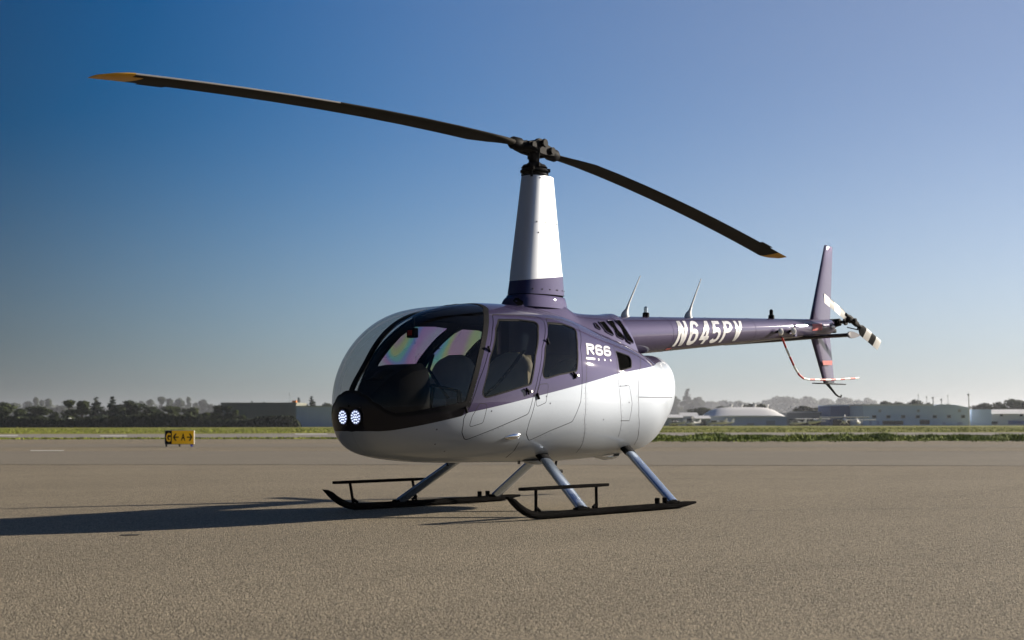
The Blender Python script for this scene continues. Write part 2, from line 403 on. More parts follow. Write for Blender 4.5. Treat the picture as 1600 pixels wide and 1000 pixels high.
FWIN = dens(rounded([(1.072, 1.672), (.811, 1.684), (.585, 1.675), (.66, 1.60), (.823, 1.372), (.931, 1.126), (1.243, 1.057), (1.515, .995), (1.377, 1.325), (1.185, 1.585)], .045))
RWIN = dens(rounded([(.42, 1.678), (.207, 1.676), (.035, 1.645), (.115, 1.57), (.191, 1.458), (.285, 1.255), (.54, 1.219), (.785, 1.168), (.652, 1.441), (.505, 1.620)], .045))
FDOOR = dens(rounded([(1.097, 1.725), (.807, 1.737), (.432, 1.731), (.575, 1.575), (.701, 1.44), (.83, 1.18), (.893, 1.032), (.955, .866), (1.216, .780), (1.428, .707), (1.60, .645), (1.668, .715), (1.683, .832), (1.611, .965), (1.532, 1.143), (1.393, 1.37), (1.245, 1.575)], .06))
RDOOR = dens(rounded([(.402, 1.728), (.141, 1.728), (-.087, 1.688), (.03, 1.57), (.138, 1.46), (.19, 1.29), (.215, 1.168), (.248, .976), (.345, .799), (.612, .722), (.835, .635), (.925, .70), (.932, .80), (.865, 1.032), (.80, 1.18), (.672, 1.44), (.545, 1.575)], .05))
AWIN = dens(rounded([(-.516, 1.457), (-.730, 1.418), (-.727, 1.384), (-.672, 1.314), (-.447, 1.274)], .025), .03)
PAINT = [(2.30, .727), (2.212, .732), (1.956, .791), (1.706, .847), (1.643, .876), (.936, 1.005), (.185, 1.141), (-.387, 1.242), (-1.02, 1.322), (-1.50, 1.375), (-1.72, 1.405)]
WSB = [from_xz(2.204, .872), from_xz(1.95, .918), from_xz(1.66, .972), from_xz(1.615, 1.10), from_xz(1.505, 1.34), from_xz(1.40, 1.50), from_xz(1.265, 1.655), from_xz(1.15, 1.752), from_xz(1.08, 1.79), from_xy(1.04, .22), from_xy(1.06, .09)]
def windshield_poly():
    p = [from_yz(.014, 1.06), from_yz(.12, 1.03), from_yz(.22, .965), from_yz(.31, .905)]
    pts = rounded([dom(q) for q in p+WSB]+[dom(from_xy(1.07, .014))], .03)
    ctr = []
    for k in range(1, 34):
        x = 1.07+(p0x-1.07)*k/34
        ctr.append(dom(from_xy(x, .014)))
    return dens(pts+ctr, .04)
p0x = MID+HALF*cos(from_yz(.014, 1.06)[0])
WS = windshield_poly()
WSO = None
def pip(p, poly):
    x, y = p; c = False; j = len(poly)-1
    for i in range(len(poly)):
        xi, yi = poly[i]; xj, yj = poly[j]
        if (yi > y) != (yj > y) and x < (xj-xi)*(y-yi)/(yj-yi)+xi: c = not c
        j = i
    return c
REG = {}
REG['fw'] = pXZ(FWIN); REG['fwo'] = pXZ(offset(FWIN, .013))
REG['rw'] = pXZ(RWIN); REG['rwo'] = pXZ(offset(RWIN, .013))
REG['fd'] = pXZ(offset(FDOOR, -.006)); REG['fdo'] = pXZ(FDOOR)
REG['rd'] = pXZ(offset(RDOOR, -.006)); REG['rdo'] = pXZ(RDOOR)
REG['aw'] = pXZ(AWIN); REG['awo'] = pXZ(offset(AWIN, .009))
REG['ws'] = WS; REG['wso'] = offset(WS, .055)
def strip(pts, wd=.006):
    pts = [Vector(p) for p in pts]; l = []; r = []
    d_ = []
    for i in range(len(pts)-1):
        n = max(1, int((pts[i+1]-pts[i]).length/.05))
        d_ += [pts[i].lerp(pts[i+1], k/n) for k in range(n)]
    d_.append(pts[-1])
    for i, p in enumerate(d_):
        t = (d_[min(i+1, len(d_)-1)]-d_[max(i-1, 0)]).normalized(); n = Vector((-t.y, t.x))*wd/2
        l.append(tuple(p+n)); r.append(tuple(p-n))
    return l+r[::-1]
SEAMS = [strip([(.945, .63), (.90, .55), (.85, .49)]), strip([(-.02, 1.50), (.10, 1.36), (.172, 1.10), (.17, .818), (.08, .66), (-.03, .52)]),
  strip([(-.523, 1.50), (-.50, 1.47), (-.402, 1.262), (-.395, 1.12), (-.425, .90), (-.50, .66)]), strip([(-.54, 1.507), (-.75, 1.475), (-.93, 1.43)]),
  strip([(-.96, 1.42), (-.82, 1.30), (-.735, 1.17), (-.713, 1.04), (-.73, .86), (-.80, .72), (-.92, .58)]), strip([(-.722, 1.031), (-1.088, 1.032), (-1.70, 1.043)]),
  strip([(-.405, 1.128), (-.575, 1.135), (-.61, .97), (-.587, .81), (-.44, .81)])]
for poly, nm in ((rounded([(1.530, .958), (1.445, .951), (1.475, .79), (1.617, .752), (1.60, .85)], .03), 'a'), (rounded([(.816, 1.125), (.692, 1.135), (.735, .964), (.869, .922), (.86, 1.03)], .03), 'b')):
    pd = dens(poly, .04)
    SEAMS.append(pd+[pd[0]]+[offset(pd, -.005)[0]]+offset(pd, -.005)[::-1])
NB = pXZ([(1.705, .80), (1.69, .86), (1.662, .98), (1.64, 1.05)])
def nose_side(c):
    for a, b in zip(NB, NB[1:]):
        if a[1] <= c[1] <= b[1]: return c[0] < a[0]+(b[0]-a[0])*(c[1]-a[1])/(b[1]-a[1])
    return c[0] < (NB[0][0] if c[1] < NB[0][1] else t_of_x(1.9)*SX)
def hull_mesh():
    pts = []; edges = []; polys = []
    def addloop(P, closed=True):
        b = len(pts); pts.extend(P); n = len(P)
        edges.extend((b+i, b+(i+1) % n) for i in range(n if closed else n-1))
    t0, t1 = .012, pi-.012; f0, f1 = -pi/2+.0004, pi/2-.0004
    nT, nF = 132, 60
    bd = [dom((t0+(t1-t0)*i/nT, f0)) for i in range(nT)]+[dom((t1, f0+(f1-f0)*i/nF)) for i in range(nF)]
    bd += [dom((t1-(t1-t0)*i/nT, f1)) for i in range(nT)]+[dom((t0, f1-(f1-f0)*i/nF)) for i in range(nF)]
    addloop(bd)
    for k in REG:
        if k != 'wso': addloop(REG[k])
    addloop([p for p in REG['wso'] if p[1] < f1*SY-.004 and p[0] > t0*SX], False)
    for s in SEAMS: addloop(pXZ(s))
    pl = [dom((from_xz(2.325, .727)[0], f0))]+[dom(q) for q in [from_yz(.05, .727), from_yz(.13, .727)]]+pXZ(dens2(PAINT))
    pl.append(dom((t_of_x(-1.80), f1)))
    addloop(pl, False)
    addloop(NB, False)
    cons = set()
    cell = .022
    for p in pts: cons.add((round(p[0]/cell), round(p[1]/cell)))
    for i in range(1, nT):
        for j in range(1, nF):
            q = dom((t0+(t1-t0)*i/nT, f0+(f1-f0)*j/nF)); c = (round(q[0]/cell), round(q[1]/cell))
            if c in cons: continue
            pts.append(q)
    V, E, F, *_ = delaunay_2d_cdt([Vector(p) for p in pts], edges, [], 0, 1e-6)
    return V, F, pl
def dens2(p):
    out = []
    for i in range(len(p)-1):
        a, b = Vector(p[i]), Vector(p[i+1]); n = max(1, int((b-a).length/.05))
        out += [tuple(a.lerp(b, k/n)) for k in range(n)]
    return out+[p[-1]]
V2, F2, PL = hull_mesh()
F2 = [f for f in F2 if len(f) >= 3]
PL_POLY = PL+[dom((pi, pi/2)), dom((pi, -pi/2-.1)), (PL[0][0], -pi/2*SY-.1)]
BOX = {k: (min(p[0] for p in v), max(p[0] for p in v), min(p[1] for p in v), max(p[1] for p in v)) for k, v in REG.items()}
SEAMP = [pXZ(s) for s in SEAMS]
SB = [(min(p[0] for p in v), max(p[0] for p in v), min(p[1] for p in v), max(p[1] for p in v)) for v in SEAMP]
def inn(k, c):
    b = BOX[k]; return b[0] <= c[0] <= b[1] and b[2] <= c[1] <= b[3] and pip(c, REG[k])
def classify(c):
    if inn('ws', c): return 'ws', 0
    seam = any(b[0] <= c[0] <= b[1] and b[2] <= c[1] <= b[3] and pip(c, s) for b, s in zip(SB, SEAMP))
    paint = 1 if pip(c, PL_POLY) else 0
    if seam: paint = 3
    for d, dd, wn, wo_ in (('fd', 'fdo', 'fw', 'fwo'), ('rd', 'rdo', 'rw', 'rwo')):
        if inn(dd, c):
            if inn(wn, c): return wn, 0
            if inn(d, c): return d, (2 if inn(wo_, c) else paint)
            return 'gap', 0
    if inn('aw', c): return 'aw', 0
    if inn('awo', c): return 'hull', 2
    if inn('wso', c) and paint == 0: return 'hull', 2
    if paint == 0 and nose_side(c): return 'hull', 4
    return 'hull', paint
REGF = {}
for f in F2:
    c = (sum(V2[i].x for i in f)/len(f), sum(V2[i].y for i in f)/len(f))
    r, mi = classify(c); REGF.setdefault(r, []).append((f, mi))
VP = [surf(v.x/SX, v.y/SY) for v in V2]
VN = [nrm(v.x/SX, v.y/SY, surf) for v in V2]
HM = [M['purple'], M['silver'], M['black'], M['seam'], M['blackgloss'], M['lining']]
def panel(name, reg, sides, parent, mats, thick=0., drop=0., single=None):
    if isinstance(sides, int): sides = (sides,)
    fs = REGF[reg]; vs_ = []; ns = []; F = []; m_ = []
    ecount = {}
    for f, mi in fs:
        for a, b in zip(f, list(f[1:])+[f[0]]): ecount[(min(a, b), max(a, b))] = ecount.get((min(a, b), max(a, b)), 0)+1
    for side in sides:
        idx = {}
        def vi(i, inner):
            k = (i, inner)
            if k not in idx:
                p = VP[i]-VN[i]*(drop+(thick if inner else 0)); n = VN[i]*(-1 if inner else 1)
                if side < 0: p = Vector((p.x, -p.y, p.z)); n = Vector((n.x, -n.y, n.z))
                idx[k] = len(vs_); vs_.append(p); ns.append(n)
            return idx[k]
        def put(g, mi):
            # wind the face so that it agrees with its shading normal
            n = Vector((0, 0, 0)); m = Vector((0, 0, 0)); L = len(g)
            for i in range(L): n += vs_[g[i]].cross(vs_[g[(i+1) % L]]); m += ns[g[i]]
            F.append(g if n.dot(m) >= 0 else g[::-1]); m_.append(mi)
        for f, mi in fs: put([vi(i, False) for i in f], mi if single is None else single)
        if thick:
            for f, mi in fs: put([vi(i, True) for i in f], len(mats)-1)
            for f, mi in fs:
                for a, b in zip(f, list(f[1:])+[f[0]]):
                    if ecount[(min(a, b), max(a, b))] == 1 and not (abs(VP[a].y) < .004 and abs(VP[b].y) < .004):
                        F.append([vi(a, False), vi(a, True), vi(b, True), vi(b, False)]); m_.append(2 if len(mats) > 2 else 0)
    me = bpy.data.meshes.new(name); me.from_pydata([tuple(p) for p in vs_], [], F)
    for x in mats: me.materials.append(x)
    me.polygons.foreach_set('material_index', m_)
    me.shade_smooth(); me.normals_split_custom_set_from_vertices([tuple(n) for n in ns])
    return link(name, me, parent)

HELI = empty('helicopter', (0, 0, 0), 0, 'purple and white light helicopter with two blade rotor parked on the asphalt apron', 'helicopter')
HELI.location = (0, 0, 0)
FUS = panel('fuselage', 'hull', (1, -1), HELI, HM, .022)
for s in (1, -1):
    panel('windshield', 'ws', s, HELI, [M['glass']], 0, .004)
    fd = panel('front_door', 'fd', s, HELI, HM, .02)
    panel('window', 'fw', s, fd, [M['tinted'] if s > 0 else M['stress']], 0, .005)
    rd = panel('rear_door', 'rd', s, HELI, HM, .02)
    panel('window', 'rw', s, rd, [M['tinted'] if s > 0 else M['stress']], 0, .005)
    panel('door_seal', 'gap', s, HELI, [M['seam']], 0, .012)
    panel('engine_inlet', 'aw', s, HELI, [M['void']], 0, .012)
def on_hull(x, z, side=1, off=0.):
    q = from_xz(x, z); p = surf(*q)+nrm(*q)*off
    return Vector((p.x, p.y*side, p.z))
def hull_frame(x, z, side=1):
    q = from_xz(x, z); n = nrm(*q)
    return Vector((n.x, n.y*side, n.z))
# black centre strip between the two windshield panes is part of the skin (purple): overlay strip
cs = MB(); prev = None
for k in range(41):
    x = 1.05+(p0x-1.05)*sin(k/40*pi/2)
    row = []
    for y in (.022, 0.0004, -.022):
        q = from_xy(x, max(abs(y), .0005)); p = surf(*q)+nrm(*q)*.006; row.append(Vector((p.x, math.copysign(p.y, y) if abs(y) > .001 else 0, p.z)))
    if prev: cs.add(prev+row, [(0, 1, 4, 3), (1, 2, 5, 4)])
    prev = row
cs.build('windshield_center_strip', M['black'], HELI)

# ------------------------------------------------------------------ upper cowl, mast fairing, tail
def superring(x, zt, zb, wd, n=24, pw=2.4, zc=None, frac=1.):
    zc = zb if zc is None else zc; r = []
    for k in range(n+1):
        a = -pi/2*0+pi*k/n
        c, s_ = cos(a), sin(a)
        r.append(Vector((x, wd*math.copysign(abs(c)**(2/pw), c), zc+(zt-zc)*abs(s_)**(2/pw))))
    return r
COWL = [(.41, 1.84, .05), (.40, 1.90, .10), (.36, 1.945, .145), (.28, 1.966, .175), (.1, 1.972, .20), (-.2, 1.966, .22), (-.30, 1.945, .228), (-.38, 1.90, .24), (-.46, 1.86, .255), (-.56, 1.845, .268), (-.70, 1.842, .28), (-.85, 1.846, .285), (-1.1, 1.858, .275), (-1.35, 1.868, .245), (-1.5, 1.872, .222)]
def cowl_pt(x, a):
    xs = [c[0] for c in COWL]
    for i in range(len(COWL)-1):
        if xs[i] >= x >= xs[i+1]:
            k = (xs[i]-x)/(xs[i]-xs[i+1]); zt = COWL[i][1]+(COWL[i+1][1]-COWL[i][1])*k; wd = COWL[i][2]+(COWL[i+1][2]-COWL[i][2])*k
            break
    c, s_ = cos(a), sin(a)
    zb = 1.42
    return Vector((x, wd*math.copysign(abs(c)**(2/2.6), c), zb+(zt-zb)*abs(s_)**(2/2.6)))
def cowl_at(x, z, side=1, off=0.):
    lo, hi = 0, pi/2
    for _ in range(30):
        m = (lo+hi)/2
        if cowl_pt(x, m).z < z: lo = m
        else: hi = m
    p = cowl_pt(x, lo); a = cowl_pt(x-.01, lo)-p; b = cowl_pt(x, lo+.02)-p
    n = b.cross(a).normalized()
    if n.y < 0: n = -n
    p = p+n*off
    return Vector((p.x, p.y*side, p.z))
mb = MB(); nx, na = 64, 40
grid = []
for i in range(nx+1):
    x = .41+(-1.5-.41)*i/nx
    # trailing edge of the cowl is cut on a slant
    row = []
    for j in range(na+1):
        a = pi*j/na; p = cowl_pt(x, a)
        if i == nx:
            pass
        row.append(p)
    grid.append(row)
b0 = len(mb.v)
for r in grid: mb.v += [tuple(p) for p in r]
for i in range(nx):
    for j in range(na):
        xm = (grid[i][j].x+grid[i+1][j].x)/2; zm = (grid[i][j].z+grid[i+1][j].z)/2
        mb.f.append([i*(na+1)+j, i*(na+1)+j+1, (i+1)*(na+1)+j+1, (i+1)*(na+1)+j]); mb.m.append(0)
# slant the last rows
for i in range(nx+1):
    for j in range(na+1):
        k = i*(na+1)+j; x, y, z = mb.v[k]
        if x < -1.0:
            f = (x+1.0)/(-.5); sl = (1.81-z)*.60
            mb.v[k] = (x+.30*f-(.0+sl)*f*.9, y, z)
mb.f.append([nx*(na+1)+j for j in range(na+1)]); mb.m.append(0)
COWLO = mb.build('upper_cowl', M['purple'], HELI, True, 50)
# louvre slots in the cowl: flat black patches standing in for dark openings, with raised lips
def patch(fn, quad, nu=6, nv=10, off=.004):
    v = []; f = []
    for i in range(nu+1):
        for j in range(nv+1):
            s, t = i/nu, j/nv
            a = Vector(quad[0]).lerp(Vector(quad[1]), s); b = Vector(quad[3]).lerp(Vector(quad[2]), s); q = a.lerp(b, t)
            v.append(fn(q.x, q.y, off))
    for i in range(nu):
        for j in range(nv): f.append((i*(nv+1)+j, (i+1)*(nv+1)+j, (i+1)*(nv+1)+j+1, i*(nv+1)+j+1))
    return v, f
SLOTS = [[(-.728, 1.760), (-.825, 1.768), (-.918, 1.620), (-.79, 1.664)], [(-.878, 1.779), (-.975, 1.785), (-1.091, 1.592), (-.958, 1.625)], [(-1.02, 1.792), (-1.108, 1.796), (-1.256, 1.563), (-1.121, 1.590)], [(-.655, 1.742), (-.68, 1.748), (-.73, 1.675), (-.655, 1.70)]]
for s in (1, -1):
    for q in SLOTS:
        P = rounded([Vector(p) for p in q], .018, 4); n = len(P); mb = MB()
        c = Vector((sum(p[0] for p in P)/n, sum(p[1] for p in P)/n))
        R0 = [cowl_at(p[0], p[1], s, .004) for p in P]
        R1 = [cowl_at(c.x+(p[0]-c.x)*.5, c.y+(p[1]-c.y)*.5, s, .004) for p in P]
        mb.v += [tuple(p) for p in R0+R1]+[tuple(cowl_at(c.x, c.y, s, .004))]
        for i in range(n):
            k = (i+1) % n
            mb.f.append([i, k, n+k, n+i]); mb.m.append(0); mb.f.append([n+i, n+k, 2*n]); mb.m.append(0)
        mb.build('vent_slot', M['void'], COWLO)
        # lip
        lip = MB(); lip.tube(R0+[R0[0], R0[1]], .005, 6); lip.build('vent_lip', M['purple'], COWLO)
# front air inlet
mb = MB()
inl = [Vector((.575, y, z)) for y, z in ((.20, 1.845), (.19, 1.90), (.12, 1.925), (0, 1.93), (-.12, 1.925), (-.19, 1.90), (-.20, 1.845))]
R0 = [cowl_at(x, z, 1, .004) for x, z in rounded([Vector((.375, 1.905)), Vector((.34, 1.930)), Vector((.20, 1.945)), Vector((.17, 1.865)), Vector((.35, 1.86))], .02, 4)]
c = sum(R0, Vector())/len(R0)
mb.v += [tuple(p) for p in R0]+[tuple(cowl_at(.28, 1.90, 1, .004))]; n = len(R0)
for i in range(n): mb.f.append([i, (i+1) % n, n]); mb.m.append(0)
mb.build('air_inlet', M['void'], COWLO)

def aero_ring(cx, z, chord, thick, n=40, nose=.5, zslope=0., pw=2.15):
    r = []
    for k in range(n):
        a = 2*pi*k/n; c, s_ = cos(a), sin(a)
        x = math.copysign(abs(c)**(2/pw), c); y = math.copysign(abs(s_)**(2/pw), s_)
        # fuller front, finer rear
        wsc = 1-.18*max(0, -x)
        px = cx+x*chord/2
        r.append(Vector((px, y*wsc*thick/2, z+zslope*(px-cx))))
    return r
mb = MB(); rings = []; zs = [1.985, 2.0]+[2.03+(3.105-2.03)*i/24 for i in range(25)]
FZ0, FZ1 = 1.985, 3.105
def fair(z, n=48):
    k = (z-FZ0)/(FZ1-FZ0)
    return aero_ring(-.055-.02*k, z, .69+(.36-.69)*k, .315+(.215-.315)*k, n, pw=2.9, zslope=-.02)
# purple foot and white upper part split on a sloping line
def split_z(x): return 2.145-.126*(x+.08)
lowr = [fair(1.985), fair(1.992)]
NF_ = 48
foot = MB(); F0 = fair(1.985, NF_); F1 = [Vector((p.x, p.y, split_z(p.x))) for p in fair(2.13, NF_)]
foot.loft([F0, [a.lerp(b, .5) for a, b in zip(F0, F1)], F1], 0, False)
FAIR = foot.build('mast_fairing', M['purple'], HELI)
up_ = MB(); rr_ = [F1]
for i in range(1, 13):
    z = 2.2+(FZ1-2.2)*(i-1)/11; rr_.append(fair(z, NF_))
rr_.append([Vector((p.x*.8-.015, p.y*.8, p.z+.002)) for p in rr_[-1]])
up_.loft(rr_, 0, True); up_.build('fairing_shell', M['white'], FAIR)
bs = MB(); bs.loft([[Vector((-.055+(p.x+.055)*k, p.y*k, z)) for p in F0] for k, z in ((.955, 1.93), (.955, 1.987))], 0, False); bs.build('fairing_base', M['void'], FAIR)
lp = MB(); lp.loft([[Vector((-.055+(p.x+.055)*k, p.y*k, z)) for p in F0] for k, z in ((1.13, 1.86), (1.07, 1.93), (1.03, 1.966), (1.0, 1.972), (.96, 1.972))], 0, False); lp.build('fairing_collar', M['purple'], FAIR)

for k, (z, xs_) in enumerate(((2.66, (.14, .02, -.01, -.16, -.18, -.26)), (2.56, (.13,)), (2.03, (.22, .10, .02, -.10, -.14, -.22, -.30)), (3.08, (.08, -.04, -.10)))):
    for x in xs_:
        ring = fair(z, 96); p = min((q for q in ring if q.y > 0), key=lambda q: abs(q.x-(-.055+x))); mb = MB()
        mb.tube([p-Vector((0, .004, 0)), p+Vector((0, .003, 0))], .0065, 8); mb.build('fairing_screw', M['black'], FAIR)
# tail cone
def cone(x):
    k = (x+1.85)/(-5.68+1.85)
    return 1.690+(1.953-1.690)*k, .187+(.092-.187)*k
mb = MB(); rings = []
for i in range(33):
    x = -1.0+(-5.66+1.0)*i/32; zc, r = cone(x)
    rings.append([Vector((x, r*cos(a), zc+r*sin(a))) for a in [2*pi*j/40 for j in range(40)]])
zc, r = cone(-5.66)
for k, d in ((.93, .02), (.7, .035)): rings.append([Vector((-5.66-d, r*k*cos(a), zc+r*k*sin(a))) for a in [2*pi*j/40 for j in range(40)]])
mb.loft(rings); TAIL = mb.build('tail_cone', M['purple'], HELI)
def on_cone(x, th, off=0.):
    zc, r = cone(x); r += off
    return Vector((x, r*cos(th), zc+r*sin(th)))
# lapped skin joints on the cone
for x in (-2.06, -2.9, -3.75, -4.62, -5.12):
    zc, r = cone(x); mb = MB(); 
    mb.loft([[Vector((x+dx, (r+o)*cos(a), zc+(r+o)*sin(a)+dx*-.0687)) for a in [2*pi*j/40 for j in range(40)]] for dx, o in ((-.004, 0), (-.003, .0015), (.003, .0015), (.004, 0))], 0, False)
    mb.build('skin_joint', M['purple'], TAIL)

# ------------------------------------------------------------------ lettering
def text_mesh(txt, bold=.02, shear=0., space=1., sx=1.):
    cu = bpy.data.curves.new('lettering', 'FONT'); cu.body = txt; cu.size = 1; cu.offset = bold; cu.shear = shear; cu.space_character = space
    cu.resolution_u = 6
    o = bpy.data.objects.new('lettering', cu); COL.objects.link(o)
    bpy.context.view_layer.update()
    me = bpy.data.meshes.new_from_object(o.evaluated_get(bpy.context.evaluated_depsgraph_get()))
    bpy.data.objects.remove(o); bpy.data.curves.remove(cu)
    bm = bmesh.new(); bm.from_mesh(me); bmesh.ops.remove_doubles(bm, verts=bm.verts[:], dist=1e-5)
    xs = [v.co.x for v in bm.verts]; ys = [v.co.y for v in bm.verts]
    x0, x1, y0, y1 = min(xs), max(xs), min(ys), max(ys)
    for v in bm.verts: v.co = Vector(((v.co.x-x0)/(x1-x0), (v.co.y-y0)/(y1-y0), 0))
    return bm
def stroke(pts, wd, closed=False):
    P = [Vector(p) for p in pts]; n = len(P); l = []; r = []
    for k in range(n):
        a = P[k-1] if (k > 0 or closed) else None; b = P[(k+1) % n] if (k < n-1 or closed) else None
        ds = [(P[k]-a).normalized()] if a is not None else []
        if b is not None: ds.append((b-P[k]).normalized())
        t = sum(ds, Vector((0, 0))).normalized(); nn = Vector((-t.y, t.x)); k_ = max(.45, abs(nn.dot(Vector((-ds[0].y, ds[0].x)))))
        l.append(P[k]+nn*wd/2/k_); r.append(P[k]-nn*wd/2/k_)
    return [(l[k], r[k], r[(k+1) % n], l[(k+1) % n]) for k in range(n if closed else n-1)]
def arc(cx, cy, rx, ry, a0, a1, n=14, p=2.5):
    out = []
    for k in range(n+1):
        a = radians(a0+(a1-a0)*k/n); c, s_ = cos(a), sin(a)
        out.append((cx+rx*math.copysign(abs(c)**(2/p), c), cy+ry*math.copysign(abs(s_)**(2/p), s_)))
    return out
def glyph(ch, Wd, wd):
    """letter outlines as flat strokes in a box Wd wide and 1 high, normalised to 0..1"""
    h = wd/2; A, B = h, Wd-h; C = Wd/2; parts = []
    if ch == 'N': parts = [stroke([(A, 0), (A, 1)], wd), stroke([(B, 0), (B, 1)], wd), [(Vector((0, 1)), Vector((wd*1.15, 1)), Vector((Wd, 0)), Vector((Wd-wd*1.15, 0)))]]
    if ch == 'V': parts = [[(Vector((0, 1)), Vector((wd*1.1, 1)), Vector((C+wd*.55, 0)), Vector((C-wd*.55, 0)))], [(Vector((Wd, 1)), Vector((Wd-wd*1.1, 1)), Vector((C-wd*.55, 0)), Vector((C+wd*.55, 0)))]]
    if ch == '6': parts = [stroke(arc(C, .32, C-h, .32-h, 0, 345, 24), wd, True), stroke([(A, .30), (A, .60)]+arc(C, .62, C-h, .38-h, 175, 20, 12), wd)]
    if ch == '4': parts = [stroke([(Wd*.70-h*.4, 1), (h*.9, .30)], wd), stroke([(0, .27), (Wd, .27)], wd*.9), stroke([(Wd*.70, 0), (Wd*.70, 1)], wd)]
    if ch == '5': parts = [stroke([(A*.9, 1-h), (B, 1-h)], wd), stroke([(A+.02, 1), (A, .44)], wd), stroke(arc(C, .33, C-h, .33-h, 140, -150, 18), wd)]
    if ch in 'PR': parts = [stroke([(A, 0), (A, 1)], wd), stroke([(A, 1-h), (C, 1-h)]+arc(C, .715, C-h, .285-h, 88, -88, 12)+[(C, .43+h), (A, .43+h)], wd)]
    if ch == 'R': parts.append(stroke([(C*.95, .46), (B, 0)], wd*1.05))
    bm = bmesh.new()
    for q in parts:
        for f in q: bm.faces.new([bm.verts.new((min(max(p[0]/Wd, 0), 1), min(max(p[1], 0), 1), 0)) for p in f])
    bmesh.ops.remove_doubles(bm, verts=bm.verts[:], dist=1e-4)
    return bm
def slice_bm(bm, nu, nv):
    for i in range(1, nu): bmesh.ops.bisect_plane(bm, geom=bm.verts[:]+bm.edges[:]+bm.faces[:], plane_co=(i/nu, 0, 0), plane_no=(1, 0, 0))
    for i in range(1, nv): bmesh.ops.bisect_plane(bm, geom=bm.verts[:]+bm.edges[:]+bm.faces[:], plane_co=(0, i/nv, 0), plane_no=(0, 1, 0))
    bmesh.ops.triangulate(bm, faces=bm.faces[:])
def text_obj(name, bm, fn, m, parent):
    me = bpy.data.meshes.new(name)
    for v in bm.verts: v.co = fn(v.co.x, v.co.y)
    bm.to_mesh(me); bm.free(); me.materials.append(m); me.shade_smooth(); return link(name, me, parent)
for s in (1, -1):
    n_ = 6; chars = 'N645PV'; pitch = 1.0/6
    for i, ch in enumerate(chars):
        ci = i if s > 0 else 5-i
        bm = glyph(ch, .60, .175); slice_bm(bm, 2, 14)
        def fn(u, v, ci=ci, s=s):
            uu = (ci+u*.76+.06)*pitch if s > 0 else (ci+(1-u)*.76+.06)*pitch
            x = -2.125-uu*1.36-.085*(v-.5)*(1 if s > 0 else -1)
            zc, r = cone(x); th = (-.50+1.30*v)*(.128*.74/r) if False else (-.80+1.62*v)
            p = on_cone(x, th, .003); return Vector((p.x, p.y*s, p.z))
        text_obj('registration_letter', bm, fn, M['letter'], TAIL)
for s in (1, -1):
    for ci, ch in enumerate('R66'):
        bm = glyph(ch, 1.12, .235); slice_bm(bm, 3, 4)
        def fn(u, v, ci=ci, s=s):
            uu = (ci+.04+.90*(u if s > 0 else 1-u))/3 if s > 0 else (ci+.04+.90*(1-(1-u)))/3
            if s < 0: uu = 1-(2-ci+.06+.90*(1-u))/3 if False else (2-ci+.04+.90*(1-u))/3
            top = Vector((.018, 1.512)).lerp(Vector((-.462, 1.500)), uu); bot = Vector((.076, 1.405)).lerp(Vector((-.375, 1.400)), uu)
            q = bot.lerp(top, v); return on_hull(q.x, q.y, s, .003)
        text_obj('model_letter', bm, fn, M['letter'], FUS)
    v, f = patch(lambda x, z, o: on_hull(x, z, s, o), [(.094, 1.380), (-.055, 1.376), (-.044, 1.358), (.104, 1.362)], 4, 2, .003)
    MB().add(v, f).build('lettering_bar', M['letter'], FUS)
    for x in (-.105, -.215, -.325):
        v, f = patch(lambda x_, z, o: on_hull(x_, z, s, o), [(x, 1.374), (x-.022, 1.374), (x-.016, 1.356), (x+.006, 1.356)], 2, 2, .003)
        MB().add(v, f).build('lettering_mark', M['letter'], FUS)

# ------------------------------------------------------------------ fins, stabilizer
def foil(le, te, th, ax, n=18):   # ring round an airfoil from leading to trailing point; ax = thickness direction
    le, te = Vector(le), Vector(te); c = (te-le); L = c.length; r = []
    for k in range(n):
        a = 2*pi*k/n; x = (1-cos(a))/2
        yt = th*L*(2.969*sqrt(x)-1.26*x-3.516*x*x+2.843*x**3-1.036*x**4)*.5
        r.append(le+c*x+Vector(ax)*yt*(1 if a < pi else -1))
    return r
mb = MB(); mb.loft([foil((-5.211+(-5.600+5.211)*k, 0, 2.0+(2.95-2.0)*k), (-5.712+(-5.808+5.712)*k, 0, 2.0+(2.938-2.0)*k), .13, (0, 1, 0)) for k in (0, .25, .5, .75, .985)]+[foil((-5.61, 0, 2.952), (-5.80, 0, 2.943), .06, (0, 1, 0))])
mb.build('upper_fin', M['purple'], HELI)
mb = MB(); mb.loft([foil((-5.205+(-5.53+5.205)*k, 0, 1.86+(1.265-1.86)*k), (-5.70+(-5.80+5.70)*k, 0, 1.86+(1.27-1.86)*k), .13, (0, 1, 0)) for k in (0, .3, .6, 1)])
LFIN = mb.build('lower_fin', M['purple'], HELI)
STAB = MB(); STAB.loft([foil((-5.00, y, z), (-5.30, y, z+.004), .15, (0, 0, 1)) for y, z in ((.60, 1.806), (.2, 1.80), (-.4, 1.78), (-1.13, 1.762))])
st = STAB.build('horizontal_stabilizer', M['blackgloss'], HELI)
mb = MB(); mb.loft([[Vector((-5.16+(p.x+5.15)*k, y, 1.806+(p.z-1.806)*k)) for p in foil((-4.99, y, 1.806), (-5.31, y, 1.81), .26, (0, 0, 1))] for y, k in ((.600, 1.), (.609, 1.), (.612, .96))])
mb.build('end_cap', M['capgrey'], st)
